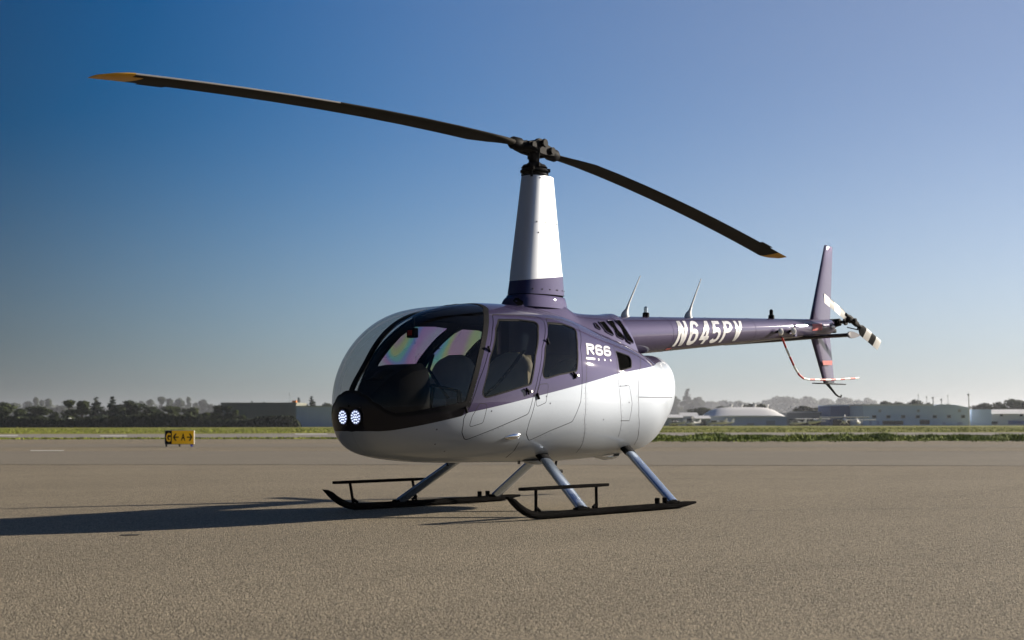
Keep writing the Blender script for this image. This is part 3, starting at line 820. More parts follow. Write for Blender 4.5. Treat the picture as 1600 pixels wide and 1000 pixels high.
# lower fin skid plate, tail skid
mb = MB(); mb.loft([[Vector((x, y*wd, 1.258+dz)) for y, dz in ((1, -.006), (1, .006), (-1, .006), (-1, -.006))] for x, wd in ((-5.27, .012), (-5.42, .035), (-5.80, .04), (-6.08, .01))]); mb.build('fin_foot_plate', M['black'], LFIN)
mb = MB(); mb.tube([(-5.61, 0, 1.26), (-5.66, 0, 1.232), (-5.74, 0, 1.185), (-5.82, 0, 1.135), (-5.90, 0, 1.105), (-5.955, 0, 1.103), (-5.975, 0, 1.125)], [.018, .017, .014, .012, .011, .012, .008], 8)
mb.build('tail_skid', M['black'], LFIN)
mb = MB(); G = [(-4.417, .08, 1.765), (-4.53, .08, 1.618), (-4.704, .08, 1.422), (-4.80, .08, 1.345), (-4.90, .08, 1.306), (-5.0, .08, 1.297), (-5.25, .075, 1.299), (-5.486, .07, 1.302), (-5.75, .06, 1.312), (-6.0, .05, 1.325), (-6.327, .05, 1.342)]
GP = []
for i in range(len(G)-1):
    a, b = Vector(G[i]), Vector(G[i+1]); n = max(1, round((b-a).length/.045)); GP += [a.lerp(b, k/n) for k in range(n)]
GP.append(Vector(G[-1]))
mb.tube(GP, .0125, 8, 0, lambda i, j: 1 if (i//3) % 2 else 0)
mb.build('tail_rotor_guard', [M['red'], M['whitepaint']], HELI)
mb = MB(); v, f = patch(lambda x, z, o: Vector((x, .030+o, z)), [(-5.43, 1.532), (-5.68, 1.540), (-5.67, 1.485), (-5.45, 1.48)], 2, 2, .012); mb.add(v, f)
mb.build('warning_label', M['redlabel'], LFIN)
for x0, x1, a0, a1 in ((-5.09, -5.33, -.35, .42), (-2.03, -2.12, -1.10, -.92)):
    v, f = patch(lambda x, t, o: on_cone(x, t, o), [(x0, a1), (x1, a1), (x1, a0), (x0, a0)], 3, 5, .003)
    MB().add(v, f).build('warning_label', M['redlabel'], TAIL)
# round white lights and a bracket on the cone's flank
for x in (-4.22, -4.52):
    p = on_cone(x, -.25); mb = MB(); mb.tube([p, p+Vector((0, .05, 0))], .016, 10); o = mb.build('lamp_stalk', M['black'], TAIL)
    mb = MB(); mb.tube([p+Vector((0, .045, 0)), p+Vector((0, .062, 0)), p+Vector((.004, .078, .0))], [.040, .040, .022], 18); mb.build('lamp_disc', M['whitepaint'], o)
mb = MB(); mb.box((-4.66, .115, 1.85), (.05, .02, .13)); mb.box((-4.58, .125, 1.82), (.16, .02, .02)); mb.build('stabilizer_bracket', M['purple'], TAIL)
# antennas and beacon
for x, lean in ((-1.455, -.27), (-2.60, -.255)):
    zc, r = cone(x); b = Vector((x, 0, zc+r)); mb = MB()
    mb.tube([b+Vector((0, 0, -.01)), b+Vector((-.004, 0, .03)), b+Vector((-.035, 0, .075)), b+Vector((-.07, 0, .14)), b+Vector((lean, 0, .43))], [.048, .036, .017, .0095, .0042], 12)
    mb.build('whip_antenna', M['whitepaint'], TAIL)
for x in (-1.82, -4.32):
    zc, r = cone(x); z = zc+r-.006; mb = MB(); mb.tube([(x, 0, z), (x, 0, z+.045), (x, 0, z+.05)], [.036, .034, .02], 14); o = mb.build('beacon_base', M['black'], TAIL)
    mb = MB(); mb.tube([(x, 0, z+.05), (x, 0, z+.10), (x, 0, z+.112)], [.021, .021, .008], 12); mb.build('beacon_lens', M['chrome'] if x > -3 else M['black'], o)
# ------------------------------------------------------------------ tail rotor
HUB = Vector((-5.78, .27, 2.02)); TA = atan2(.255, .705)
mb = MB(); mb.tube([(-5.70, 0, 1.975), (-5.78, 0, 1.995), (-5.84, 0, 2.0)], [.075, .062, .03], 14)
mb.tube([(-5.78, 0, 2.0), (-5.78, .10, 2.012), (-5.78, .11, 2.014)], [.055, .045, .03], 14); mb.box((-5.72, .03, 1.905), (.10, .06, .05), None, 0, .01); gb = mb.build('tail_gearbox', M['hubmetal'], HELI)
TR = mb = MB(); mb.tube([(-5.78, .09, 2.012), HUB+Vector((0, .05, 0))], .017, 12)
mb.tube([(-5.78, .16, 2.014), (-5.78, .185, 2.015)], .045, 14)
rot_t = Matrix.Rotation(-TA, 3, 'Y')
mb.box(HUB, (.24, .05, .06), rot_t, 0, .008); mb.tube([HUB+rot_t @ Vector((0, -.045, 0)), HUB+rot_t @ Vector((0, .045, 0))], .03, 12)
for s in (1, -1):
    mb.tube([HUB+rot_t @ Vector((s*.10, 0, 0)), HUB+rot_t @ Vector((s*.20, 0, 0))], [.030, .024], 12)
    a = HUB+rot_t @ Vector((s*.15, 0, -.055)); mb.tube([a, Vector((-5.78, .172, 2.015))+rot_t @ Vector((s*.06, 0, -.05))], .007, 6)
    mb.tube([a, HUB+rot_t @ Vector((s*.15, 0, 0))], .012, 6)
TR = mb.build('tail_rotor', M['hubmetal'], HELI)
for s in (1, -1):
    mb = MB(); rings = []; cuts = [.17, .24, .245, .36, .36, .50, .50, .62, .62, .745] if s > 0 else [.17, .24, .245, .34, .34, .475, .475, .61, .61, .745]
    tw = radians(14)*s
    for r in [.17, .22, .25, .34, .35, .48, .49, .61, .62, .745, .75]:
        ch = .05 if r < .2 else (.10 if r < .23 else .13); th = .5 if r < .2 else .12
        if r > .749: ch = .11
        ring = foil((0, 0, 0), (ch, 0, 0), th, (0, 1, 0), 14)
        R_ = Matrix.Rotation(tw, 3, 'X')
        rr = []
        for p in ring:
            q = R_ @ Vector((0, p.y, (p.x-ch*.35)*(-1)))
            q = Vector((s*r, q.y, q.z)); rr.append(HUB+rot_t @ q)
        rings.append(rr)
    band = [0, 0, 0, 0, 1, 1, 2, 2, 1, 1] if s > 0 else [0, 0, 0, 1, 1, 2, 2, 1, 1, 1]
    mb.loft(rings, 0, True, lambda i, j: band[min(i, 9)])
    mb.build('tail_rotor_blade', [M['bladegrey'] if s > 0 else M['black'], M['whitepaint'], M['bladegrey'] if s > 0 else M['black']], TR)

# ------------------------------------------------------------------ main rotor
PSI, TEE, HZ, DR = radians(2.99), radians(2.72), 3.365, .435
rotm = Matrix.Rotation(PSI, 3, 'Z')
MR = MB(); O = Vector((-.02, 0, 0))
MR.tube([O+Vector((0, 0, 3.08)), O+Vector((0, 0, 3.40))], .045, 16)
mast = MR.build('main_rotor', M['hubmetal'], HELI)
def rp(x, y, z): return O+rotm @ Vector((x, y, z))
mb = MB()
for z0, z1, r0, r1 in ((3.112, 3.125, .125, .125), (3.15, 3.172, .135, .12), (3.186, 3.212, .125, .105), (3.212, 3.235, .085, .06)): mb.tube([O+Vector((0, 0, z0)), O+Vector((0, 0, z1))], [r0, r1], 24)
for a in (0.5, 2.6, 4.7): 
    p = O+Vector((.13*cos(a), .13*sin(a), 3.165)); mb.box(p, (.05, .05, .035), Matrix.Rotation(a, 3, 'Z'), 0, .006); mb.tube([p+Vector((0, 0, -.08)), p], .012, 8)
mb.build('swashplate', M['hubmetal'], mast)
tee = Matrix.Rotation(-TEE, 3, 'Y')
def hp(x, y, z): return O+rotm @ (tee @ Vector((x, y, z)))+Vector((0, 0, HZ))
mb = MB(); RB = rotm @ tee
for y in (-.075, .075):
    # cheek plates with raised ears round the teeter bolt
    ring = [(-.20, -.035), (-.20, .03), (-.10, .045), (-.05, .085), (.05, .085), (.10, .045), (.20, .03), (.20, -.035), (.08, -.05), (-.08, -.05)]
    mb.loft([[hp(x, y+d, z) for x, z in ring] for d in (-.018, .018)])
mb.box(hp(0, 0, .0), (.30, .13, .07), RB, 0, .012)
mb.box(hp(0, 0, .05), (.12, .11, .05), RB, 0, .01)
mb.build('rotor_hub', M['hubmetal'], mast)
mb = MB(); mb.tube([hp(0, -.125, .045), hp(0, .125, .045)], .030, 16); mb.tube([hp(0, .12, .045), hp(0, .135, .045)], [.042, .036], 16); mb.tube([hp(0, -.12, .045), hp(0, -.135, .045)], [.042, .036], 16)
for x in (-.15, .15):
    mb.tube([hp(x, -.115, 0), hp(x, .115, 0)], .024, 12); mb.tube([hp(x, .10, 0), hp(x, .118, 0)], .034, 12)
mb.build('hinge_bolt', M['hubmetal'], mast)
for s in (1, -1):
    mb = MB(); mb.tube([hp(s*.16, 0, 0), hp(s*.22, 0, 0), hp(s*.24, 0, 0), hp(s*.33, 0, -.002), hp(s*.36, 0, -.004)], [.05, .052, .062, .060, .045], 18)
    yy = s*.13
    mb.tube([hp(s*.22, 0, -.01), hp(s*.17, yy*.8, -.03), hp(s*.10, yy, -.045)], [.03, .022, .016], 10)
    mb.build('blade_grip', M['hubmetal'], mast)
    mb = MB(); a = hp(s*.10, yy, -.045); b = rp(s*.10, yy*.92, 3.19)
    mb.tube([a, b], .0095, 8); mb.tube([a+Vector((0, 0, .02)), a-Vector((0, 0, .02))], .018, 10); mb.tube([b+Vector((0, 0, .025)), b-Vector((0, 0, .015))], .018, 10)
    mb.build('pitch_link', M['hubmetal'], mast)
def blade_ring(s, r, ch, le, thk, tw, n=22):
    # chord direction: leading edge towards +y for the forward blade, -y for the aft one
    if s < 0: r = .36+(r-.36)*.972
    dz = -DR*((r/5.03)**1.65)
    ring = foil((0, 0, 0), (ch, 0, 0), thk, (0, 0, 1), n); out = []
    ca, sa = cos(tw), sin(tw)
    for p in ring:
        x = le-p.x      # distance ahead of the feathering axis
        z = p.z
        x2, z2 = x*ca-z*sa, x*sa+z*ca
        out.append(hp(s*r, s*x2, z2+dz))
    return out
BST = [(.35, .10, .05, .55, 2.5), (.42, .13, .06, .42, 2.5), (.55, .20, .075, .22, 2.5), (.78, .262, .08, .14, 2.5)]+[(r, .266, .08, .12, 2.5-4.2*(r-.8)/4.2) for r in (1.2, 1.7, 2.2, 2.7, 3.2, 3.7, 4.1, 4.45, 4.62, 4.72)]
for s in (1, -1):
    mb = MB(); rings = [blade_ring(s, r, ch, le, th, radians(tw+(3.5 if s > 0 else 0))) for r, ch, le, th, tw in BST]
    def mf(i, j):
        if j in (0, 1, 21): return 1 if BST[i][0] > 2.6 else 0
        if s > 0 and i >= len(BST)-2 and 3 <= 21-j <= 9: return 2
        return 0
    mb.loft(rings, 0, True, mf)
    bl = mb.build('main_rotor_blade', [M['blade'], M['steel'], M['yellow']], mast)
    TIP = [(4.72, .266, .08, .12, -1.5), (4.77, .256, .068, .12, -1.55), (4.84, .225, .035, .11, -1.6), (4.925, .13, -.06, .08, -1.7)]
    mb = MB(); mb.loft([blade_ring(s, *a[:4], radians(a[4]+(3.5 if s > 0 else 0))) for a in TIP]); mb.build('blade_tip', M['yellow'], bl)
    # trim tab on the trailing edge
    for r0, r1 in ((4.25, 4.5),):
        a0, a1 = blade_ring(s, r0, .30, .08, .012, radians(-1.2+(3.5 if s > 0 else 0))), blade_ring(s, r1, .30, .08, .012, radians(-1.3+(3.5 if s > 0 else 0))); mb = MB(); mb.loft([a0, a1]); mb.build('trim_tab', M['blade'], bl)

# ------------------------------------------------------------------ landing gear
T_ = 1.0715
for s in (1, -1):
    mb = MB(); rings = []
    path = [(1.62, .205, .030), (1.555, .160, .034), (1.49, .118, .036), (1.42, .082, .037), (1.34, .054, .037), (1.26, .041, .037), (1.1, .038, .037), (.3, .038, .037), (-.5, .038, .037), (-.78, .040, .036), (-.90, .046, .030), (-1.08, .054, .012)]
    for i, (x, z, r) in enumerate(path):
        a = path[max(i-1, 0)]; b = path[min(i+1, len(path)-1)]; t = Vector((b[0]-a[0], 0, b[1]-a[1])).normalized(); n = Vector((-t.z, 0, t.x))
        if i == 0: n = Vector((1, 0, .1)).normalized()*1.3
        rings.append([Vector((x, s*T_, z-.005))+Vector((0, 1, 0))*r*.85*cos(k*pi/8)+n*r*.86*sin(k*pi/8) for k in range(16)])
    mb.loft(rings); sk = mb.build('landing_skid', M['skid'], HELI)
    for x in (.666, -.6985): mb = MB(); mb.box((x, s*T_, .066), (.17, .06, .022), None, 0, .008); mb.build('strut_saddle', M['skid'], sk)
    for x in (-.455, -.575):
        mb = MB(); mb.box((x, s*T_, .078), (.014, .045, .045)); mb.tube([(x, s*(T_-.02), .102), (x, s*(T_+.02), .102)], .012, 10); mb.build('wheel_bracket', M['skid'], sk)
    for name, a, b in (('front_strut', (.666, T_, .068), (.43, .42, .53)), ('rear_strut', (-.6985, T_, .068), (-.80, .44, .58))):
        a = Vector((a[0], a[1]*s, a[2])); b = Vector((b[0], b[1]*s, b[2])); t = (b-a).normalized(); rings = []
        fx = (Vector((1, 0, 0))-t*t.x).normalized(); fy = t.cross(fx)
        for k in (0, .5, 1.0):
            c = a.lerp(b, k); rings.append([c+fx*((.062 if cos(q) > 0 else .075)*cos(q))+fy*.030*sin(q) for q in [2*pi*j/20 for j in range(20)]])
        mb = MB(); mb.loft(rings); mb.build('skid_strut', M['gearpaint'], HELI)
        # dark gaiter where the strut enters the belly
        c = a.lerp(b, .80); mb = MB(); mb.loft([[a.lerp(b, kk)+fx*((.062 if cos(q) > 0 else .075)*cos(q))*gg+fy*.030*gg*sin(q) for q in [2*pi*j/20 for j in range(20)]] for kk, gg in ((.845, 1.06), (.87, 1.12), (.97, 1.15))]); mb.build('strut_boot', M['black'], HELI)
    # boarding step on two posts
    mb = MB(); yS = s*(T_+.02)
    mb.loft([[Vector((x, yS+dy*wd, .258+dz)) for dy, dz in ((.05, -.012), (.055, 0), (.05, .012), (-.05, .012), (-.055, 0), (-.05, -.012))] for x, wd in ((1.50, .35), (1.48, .6), (1.33, 1.), (.55, 1.), (.36, .55), (.32, .3))])
    stp = mb.build('boarding_step', M['skid'], HELI)
    for xt, xb, pz in ((1.30, 1.275, 1), (.485, .455, -1)):
        mb = MB(); mb.tube([(xt, yS, .252), (xb, s*T_, .06)], .013, 8); mb.tube([(xb-.005, s*T_, .10), (xb-pz*.05, s*T_, .07)], .014, 8); mb.build('step_post', M['skid'], stp)
# belly odds and ends
mb = MB(); mb.tube([(1.18, 0, .46), (1.18, 0, .43), (1.18, 0, .42)], [.006, .006, .014], 8); mb.build('belly_antenna', M['black'], HELI)
mb = MB()
for x in (.50, .52): mb.tube([(x, .25, .46), (x, .25, .425)], .006, 6)
mb.build('drain_pipe', M['black'], HELI)
mb = MB(); mb.loft([[Vector((x, .30+y*wd, .455+z*h)) for y, z in ((-1, 0), (-.7, -.8), (0, -1), (.7, -.8), (1, 0))] for x, wd, h in ((.50, .03, .005), (.44, .06, .03), (.30, .07, .04), (.22, .05, .02))]); mb.build('belly_fairing', M['silver'], HELI)
mb = MB(); mb.loft([[Vector((x, .25+y*.035, z0+z*.03)) for y, z in ((-1, .6), (0, -.3), (1, .6))] for x, z0 in ((-.60, .47), (-.75, .445), (-.95, .455), (-.97, .50))]); mb.build('belly_vent', M['white'], HELI)
mb = MB(); mb.tube([(-1.06, -.62, .30), (-1.2, -.62, .30)], .02, 10); mb.tube([(-1.08, -.62, .30), (-1.06, -.55, .50)], .012, 8); mb.build('ground_handle', M['black'], HELI)
# chrome scoop on the flank
for s in (1, -1):
    p = on_hull(1.115, .672, s); q = on_hull(1.00, .690, s); n = hull_frame(1.10, .67, s); d = (q-p)
    u = n.cross(d.normalized()); mb = MB()
    mb.loft([[p-d*.25+d*k+n*(h*sin(a))+u*(wd*cos(a)) for a in [pi*j/10-.05 for j in range(11)]] for k, h, wd in ((-.15, .002, .006), (.2, .014, .022), (.6, .028, .030), (.95, .03, .028), (1.25, .012, .018))])
    mb.build('flank_scoop', M['chrome'], HELI)
# door handles and hinges
for s in (1, -1):
    fd_, rd_ = [o for o in HELI.children if o.name.startswith('front_door')][0 if s > 0 else 1], [o for o in HELI.children if o.name.startswith('rear_door')][0 if s > 0 else 1]
    for par, pts in ((fd_, [(.975, 1.065)]), (rd_, [(.325, 1.215)])):
        for x, z in pts:
            p = on_hull(x, z, s, .012); n = hull_frame(x, z, s); mb = MB()
            mb.tube([p-n*.012, p], .012, 8); mb.tube([p+Vector((.03, 0, .018)), p, p+Vector((-.002, 0, -.035))], [.009, .011, .008], 8); mb.build('door_handle', M['black'], par)
            p = on_hull(x-.05, z-.005, s); mb = MB(); mb.tube([p-n*.004, p+n*.008], .011, 12); mb.build('door_lock', M['steel'], par)
    for par, pts in ((fd_, [(1.37, 1.405), (1.665, .90)]), (rd_, [(.60, 1.50), (.845, 1.02)])):
        for x, z in pts:
            p = on_hull(x, z, s, .006); mb = MB(); mb.tube([p+Vector((.012, 0, .024)), p-Vector((.012, 0, .024))], .010, 8)
            mb.build('hinge', M['black'], par)
# rivets: rows of tiny raised heads along the seams
rv = MB()
def rivet(x, z, s, r=.0032):
    q = from_xz(x, z); n = nrm(*q); p = surf(*q); a = n.cross(Vector((0, 0, 1))).normalized(); b = n.cross(a)
    P = [p+(a*cos(k*pi/3)+b*sin(k*pi/3))*r+n*.0005 for k in range(6)]+[p+n*.0022]
    if s < 0: P = [Vector((v.x, -v.y, v.z)) for v in P]
    rv.add(P, [(k, (k+1) % 6, 6) for k in range(6)])
def rivet_line(pts, step=.042):
    for i in range(len(pts)-1):
        a, b = Vector(pts[i]), Vector(pts[i+1]); n = max(1, int((b-a).length/step))
        for k in range(n):
            c = a.lerp(b, k/n); rivet(c.x, c.y, 1)
rivet_line([(1.265, 1.575), (1.41, 1.37), (1.55, 1.143), (1.63, .965), (1.70, .84)], .036)
rivet_line([(-.04, 1.50), (.08, 1.36), (.15, 1.10), (.148, .818), (.06, .66), (-.05, .52)]); rivet_line([(.0, 1.50), (.125, 1.36), (.195, 1.10), (.193, .818), (.10, .66), (-.01, .52)])
rivet_line([(-.54, 1.45), (-.43, 1.262), (-.42, 1.12), (-.45, .90), (-.53, .66)], .055); rivet_line([(-.94, 1.42), (-.80, 1.30), (-.715, 1.17), (-.69, 1.04), (-.71, .86), (-.78, .72), (-.90, .58)], .055)
rivet_line([(1.24, .765), (1.44, .69), (1.58, .63)], .05); rivet_line([(.60, .70), (.80, .63)], .05); rivet_line([(.92, .63), (.875, .55), (.825, .49)], .05)
rivet_line([(.9, .50), (.5, .49), (.1, .49), (-.4, .50), (-.9, .55)], .07)
for x, z in ((-.52, 1.14), (-.42, 1.13), (-.56, .98), (-.14, .82), (1.40, .89), (.68, .96), (.73, 1.02), (1.85, .62), (1.9, .74), (1.7, .56)): rivet(x, z, 1, .008)
o = rv.build('rivet_heads', M['rivet'], FUS); o['kind'] = 'stuff'
# ------------------------------------------------------------------ landing lights in the nose
def nose_frame(y, z):
    q = from_yz(abs(y), z); p = surf(*q); n = nrm(*q)
    if y < 0: p.y = -p.y; n.y = -n.y
    return p, n
for y in (-.062, .082):
    p, n = nose_frame(y, .842); n = (n+Vector((.5, .10, 0))).normalized(); p = p+n*.012; a = Vector((0, 0, 1)).cross(n).normalized(); b = n.cross(a)
    mb = MB(); ring = lambda r, d: [p+n*d+a*cos(k*pi/14)*r*.94+b*sin(k*pi/14)*r*1.12 for k in range(28)]
    mb.loft([ring(.063, -.02), ring(.063, .008), ring(.056, .010), ring(.053, .002)], 0, False); L1 = mb.build('landing_light', M['black'], HELI)
    mb = MB(); mb.add(ring(.054, .003), [list(range(28))]); mb.build('reflector', M['lampback'], L1)
    spots = [(0, 0)]+[(.0205, k*pi/3) for k in range(6)]+[(.041, k*pi/6+.2) for k in range(12)]
    for r, q in spots:
        c = p+n*.008+a*cos(q)*r*.94+b*sin(q)*r*1.12; mb = MB()
        mb.loft([[c+n*d+(a*cos(k*pi/4)+b*sin(k*pi/4))*rr for k in range(8)] for rr, d in ((.0068, -.004), (.0065, .003), (.003, .006))])
        mb.build('led', M['led'], L1)
mb = MB(); P, n = nose_frame(.01, .915)
mb.loft([[nose_frame(y, z)[0]+nose_frame(y, z)[1]*d for y, z in ((-.11, .908), (.13, .908), (.12, .925), (-.10, .925))] for d in (.001, .018)]); mb.build('light_brow', M['blackgloss'], HELI)

# ------------------------------------------------------------------ cabin interior
fl = MB(); fl.loft([[Vector((x, s*wd, .60)) for s in (-1, 1)]+[Vector((x, wd, .585)), Vector((x, -wd, .585))] for x, wd in ((2.0, .16), (1.7, .36), (1.2, .46), (.2, .49), (-.3, .46))]); fl.build('cabin_floor', M['lining'], HELI)
bk = MB(); bk.loft([[Vector((x, y, z)) for y, z in ((-.48, .60), (-.66, 1.0), (-.58, 1.40), (-.3, 1.66), (.3, 1.66), (.58, 1.40), (.66, 1.0), (.48, .60))] for x in (-.27, -.30)]); bk.build('cabin_bulkhead', M['lining'], HELI)
def seat(name, x, y, wd, tall, m, head=True, zb=.62):
    e = bpy.data.objects.new(name, None); COL.objects.link(e); e.parent = HELI
    mb = MB(); mb.box((x+.22, y, zb+.14), (.50, wd, .28), None, 0, .03); mb.build('seat_base', m, e)
    mb = MB(); mb.box((x+.24, y, zb+.32), (.50, wd, .12), Matrix.Rotation(-.06, 3, 'Y'), 0, .045); mb.build('cushion', m, e)
    rings = []
    for k in range(13):
        h = k/12; z = zb+.30+h*tall; ww = wd*(.5 if h < .62 else .5*sqrt(max(0.02, 1-((h-.62)/.40)**2)))
        xx = x-.02-.12*h; th = .065*(1 if h < .8 else sqrt(max(.05, 1-((h-.8)/.22)**2)))
        rings.append([Vector((xx+th*math.copysign(abs(cos(a))**.6, cos(a)), y+ww*math.copysign(abs(sin(a))**.45, sin(a)), z)) for a in [2*pi*j/24 for j in range(24)]])
    mb = MB(); mb.loft(rings); mb.build('backrest', m, e)
    # shoulder belt
    mb = MB(); sg = 1 if y > 0 else -1
    mb.loft([[Vector((px, y+sg*py+dy, pz)) for dy in (-.022, .022)]+[Vector((px-.004, y+sg*py+dy, pz)) for dy in (.022, -.022)] for px, py, pz in ((x-.05, .20, zb+.80), (x+.055, .16, zb+.66), (x+.08, .0, zb+.5), (x+.12, -.16, zb+.38))])
    mb.build('shoulder_belt', M['belt'], e)
    return e
for y in (.34, -.34): seat('front_seat', .84, y, .50, .49, M['seat'])
seat('rear_seat', -.07, .30, .46, .46, M['seat']); seat('rear_seat', -.07, -.30, .46, .46, M['seat'])
# front seat side bolster seen through the door window is cream
mb = MB(); mb.loft([[Vector((x+dx, y+dy, z)) for dx, dy in ((-.035, -.03), (.035, -.03), (.03, .03), (-.03, .03))] for x, y, z in ((.80, .60, .98), (.79, .585, 1.10), (.765, .56, 1.22), (.72, .52, 1.32), (.66, .46, 1.385))]); mb.build('seat_bolster', M['tan'], HELI, True, 70)
# instrument console and glareshield
mb = MB(); mb.loft([[Vector((x, y*wd, z)) for y, z in ((-1, z0), (-1, z1-.05), (-.8, z1), (.8, z1), (1, z1-.05), (1, z0))] for x, wd, z0, z1 in ((2.22, .10, .62, 1.00), (2.05, .20, .60, 1.17), (1.86, .25, .60, 1.27), (1.72, .26, .60, 1.29), (1.66, .24, .62, 1.24))])
con = mb.build('instrument_console', M['black'], HELI)
mb = MB(); mb.loft([[Vector((x, y*wd, z1+dz)) for y, dz in ((-1, -.04), (-.85, .0), (0, .03), (.85, .0), (1, -.04))] for x, wd, z1 in ((2.08, .15, 1.14), (1.95, .22, 1.21), (1.80, .25, 1.255), (1.66, .24, 1.255))]); mb.build('glareshield', M['black'], con)
for y, z, r in ((-.14, 1.17, .045), (0, 1.17, .045), (.14, 1.17, .045), (-.14, 1.05, .045), (0, 1.05, .045), (.14, 1.05, .045)):
    mb = MB(); mb.tube([(1.66, y, z), (1.645, y, z)], [r, r*.9], 18); mb.build('gauge', M['blackgloss'], con)
mb = MB(); mb.tube([(1.28, 0, .60), (1.42, 0, .85), (1.36, 0, 1.10)], .018, 10); mb.tube([(1.36, -.30, 1.06), (1.36, 0, 1.12), (1.36, .30, 1.06)], .013, 10); mb.tube([(1.36, .30, 1.06), (1.36, .30, .96)], .02, 10); mb.tube([(1.36, -.30, 1.06), (1.36, -.30, .96)], .02, 10); mb.build('control_stick', M['black'], HELI)
mb = MB(); mb.box((1.60, -.02, 1.56), (.06, .09, .085), None, 0, .01); mb.tube([(1.60, -.02, 1.60), (1.60, 0, 1.72)], .012, 8); cmp_ = mb.build('compass', M['black'], HELI)
mb = MB(); mb.box((1.632, -.02, 1.56), (.006, .05, .045)); mb.build('compass_card', M['red'], cmp_)

# ------------------------------------------------------------------ taxiway sign
sg = empty('taxiway_sign', W(282, 50.6), YAW+pi/2+.0, 'small yellow taxiway sign with a black G panel and arrows beside an A', 'sign')
# local axes: +x runs to the right as seen from the apron, -y faces the apron
sg.rotation_euler.z = atan2(RT.y, RT.x)
def sbox(name, c, d, m, par=sg, bev=.006):
    mb = MB(); mb.box(c, d, None, 0, bev); return mb.build(name, m, par)
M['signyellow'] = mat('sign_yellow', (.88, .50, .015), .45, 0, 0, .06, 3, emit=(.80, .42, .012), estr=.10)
M['signblack'] = mat('sign_black', (.014, .012, .010), .5)
M['signgrey'] = mat('sign_case', (.38, .37, .34), .6)
sbox('case', (0, 0, .31), (.985, .10, .47), M['signgrey'], sg, .012)
pf = sbox('yellow_panel', (.115, -.052, .31), (.73, .008, .445), M['signyellow'], sg, .002); pb = sbox('black_panel', (-.362, -.052, .31), (.218, .008, .445), M['signblack'], sg, .002)
for x in (-.44, .0, .43): sbox('leg', (x, 0, .04), (.045, .06, .09), M['black'], sg, .004)
mb = MB(); mb.tube([(.40, -.03, 0), (.40, -.03, .06), (.40, -.03, .085)], [.03, .03, .015], 12); mb.build('blue_edge_light', mat('blue_lens', (.05, .06, .45), .3), sg)
def sign_glyph(ch, x0, x1, z0, z1, m, par):
    bm = text_mesh(ch, .03); bmesh.ops.triangulate(bm, faces=bm.faces[:])
    return text_obj('sign_letter', bm, lambda u, v: Vector((x0+(x1-x0)*u, -.0575, z0+(z1-z0)*v)), m, par)
sign_glyph('G', -.44, -.285, .165, .455, M['signyellow'], pb)
sign_glyph('A', .055, .20, .20, .44, M['signblack'], pf)
for sx, x0, x1 in ((-1, -.215, -.02), (1, .25, .44)):
    tip, tail_ = (x0, x1) if sx < 0 else (x1, x0); d = 1 if sx < 0 else -1; z = .315; y = -.0575
    mb = MB(); mb.add([(tip+d*.03, y, z-.02), (tail_, y, z-.02), (tail_, y, z+.02), (tip+d*.03, y, z+.02)], [(0, 1, 2, 3)])
    for q in (1, -1): mb.add([(tip, y-.0004, z), (tip+d*.055, y-.0004, z), (tip+d*.13, y-.0004, z+q*.12), (tip+d*.075, y-.0004, z+q*.12)], [(0, 1, 2, 3)])
    mb.build('sign_arrow', M['signblack'], pf, False)

# ------------------------------------------------------------------ vegetation
def leafmat(name, a, b_):
    m = bpy.data.materials.new(name); m.use_nodes = True; t = m.node_tree; L_ = t.links.new; b = t.nodes['Principled BSDF']
    oi = t.nodes.new('ShaderNodeObjectInfo'); g = t.nodes.new('ShaderNodeNewGeometry'); n = t.nodes.new('ShaderNodeTexNoise'); n.inputs['Scale'].default_value = .55
    L_(g.outputs['Position'], n.inputs['Vector'])
    ad = t.nodes.new('ShaderNodeMath'); ad.operation = 'MULTIPLY_ADD'; ad.inputs[1].default_value = .35
    L_(oi.outputs['Random'], ad.inputs[0]); 
    sb = t.nodes.new('ShaderNodeMath'); sb.operation = 'MULTIPLY'; sb.inputs[1].default_value = 1.1; L_(n.outputs['Fac'], sb.inputs[0]); L_(sb.outputs[0], ad.inputs[2])
    r = t.nodes.new('ShaderNodeValToRGB'); r.color_ramp.elements[0].position = .38; r.color_ramp.elements[1].position = .95
    r.color_ramp.elements[0].color = (*a, 1); r.color_ramp.elements[1].color = (*b_, 1)
    L_(ad.outputs[0], r.inputs[0]); L_(r.outputs[0], b.inputs['Base Color']); b.inputs['Roughness'].default_value = .8; b.inputs['Specular IOR Level'].default_value = .2
    return m
M['leaf'] = leafmat('tree_leaves', (.014, .026, .007), (.052, .068, .014))
M['needle'] = leafmat('conifer_needles', (.020, .034, .018), (.040, .055, .025))
M['bark'] = mat('bark', (.09, .065, .045), .9, 0, 0, .3, 3)
M['hedge'] = leafmat('hedge_leaves', (.018, .030, .012), (.040, .052, .018))
M['weed'] = leafmat('weed_blades', (.09, .155, .012), (.26, .29, .035))
def leaves(rng, blobs, n, ls):
    v = []; f = []
    tot = sum(b[3]**2 for b in blobs)
    for bx, by, bz, br, sq in [(b[0], b[1], b[2], b[3], b[4]) for b in blobs]:
        for _ in range(max(6, int(n*br*br/tot))):
            d = Vector((rng.gauss(0, 1), rng.gauss(0, 1), rng.gauss(0, 1))).normalized(); r = br*rng.uniform(.55, 1.08)
            c = Vector((bx+d.x*r, by+d.y*r, bz+d.z*r*sq))
            a = Vector((rng.gauss(0, 1), rng.gauss(0, 1), rng.gauss(0, 1))).normalized(); q = (d+a*.7).normalized(); a = q.orthogonal().normalized(); b_ = q.cross(a)
            s = ls*rng.uniform(.6, 1.4); k = len(v)
            v += [c+a*s, c+b_*s*.6, c-a*s, c-b_*s*.6]; f.append((k, k+1, k+2, k+3))
    return v, f
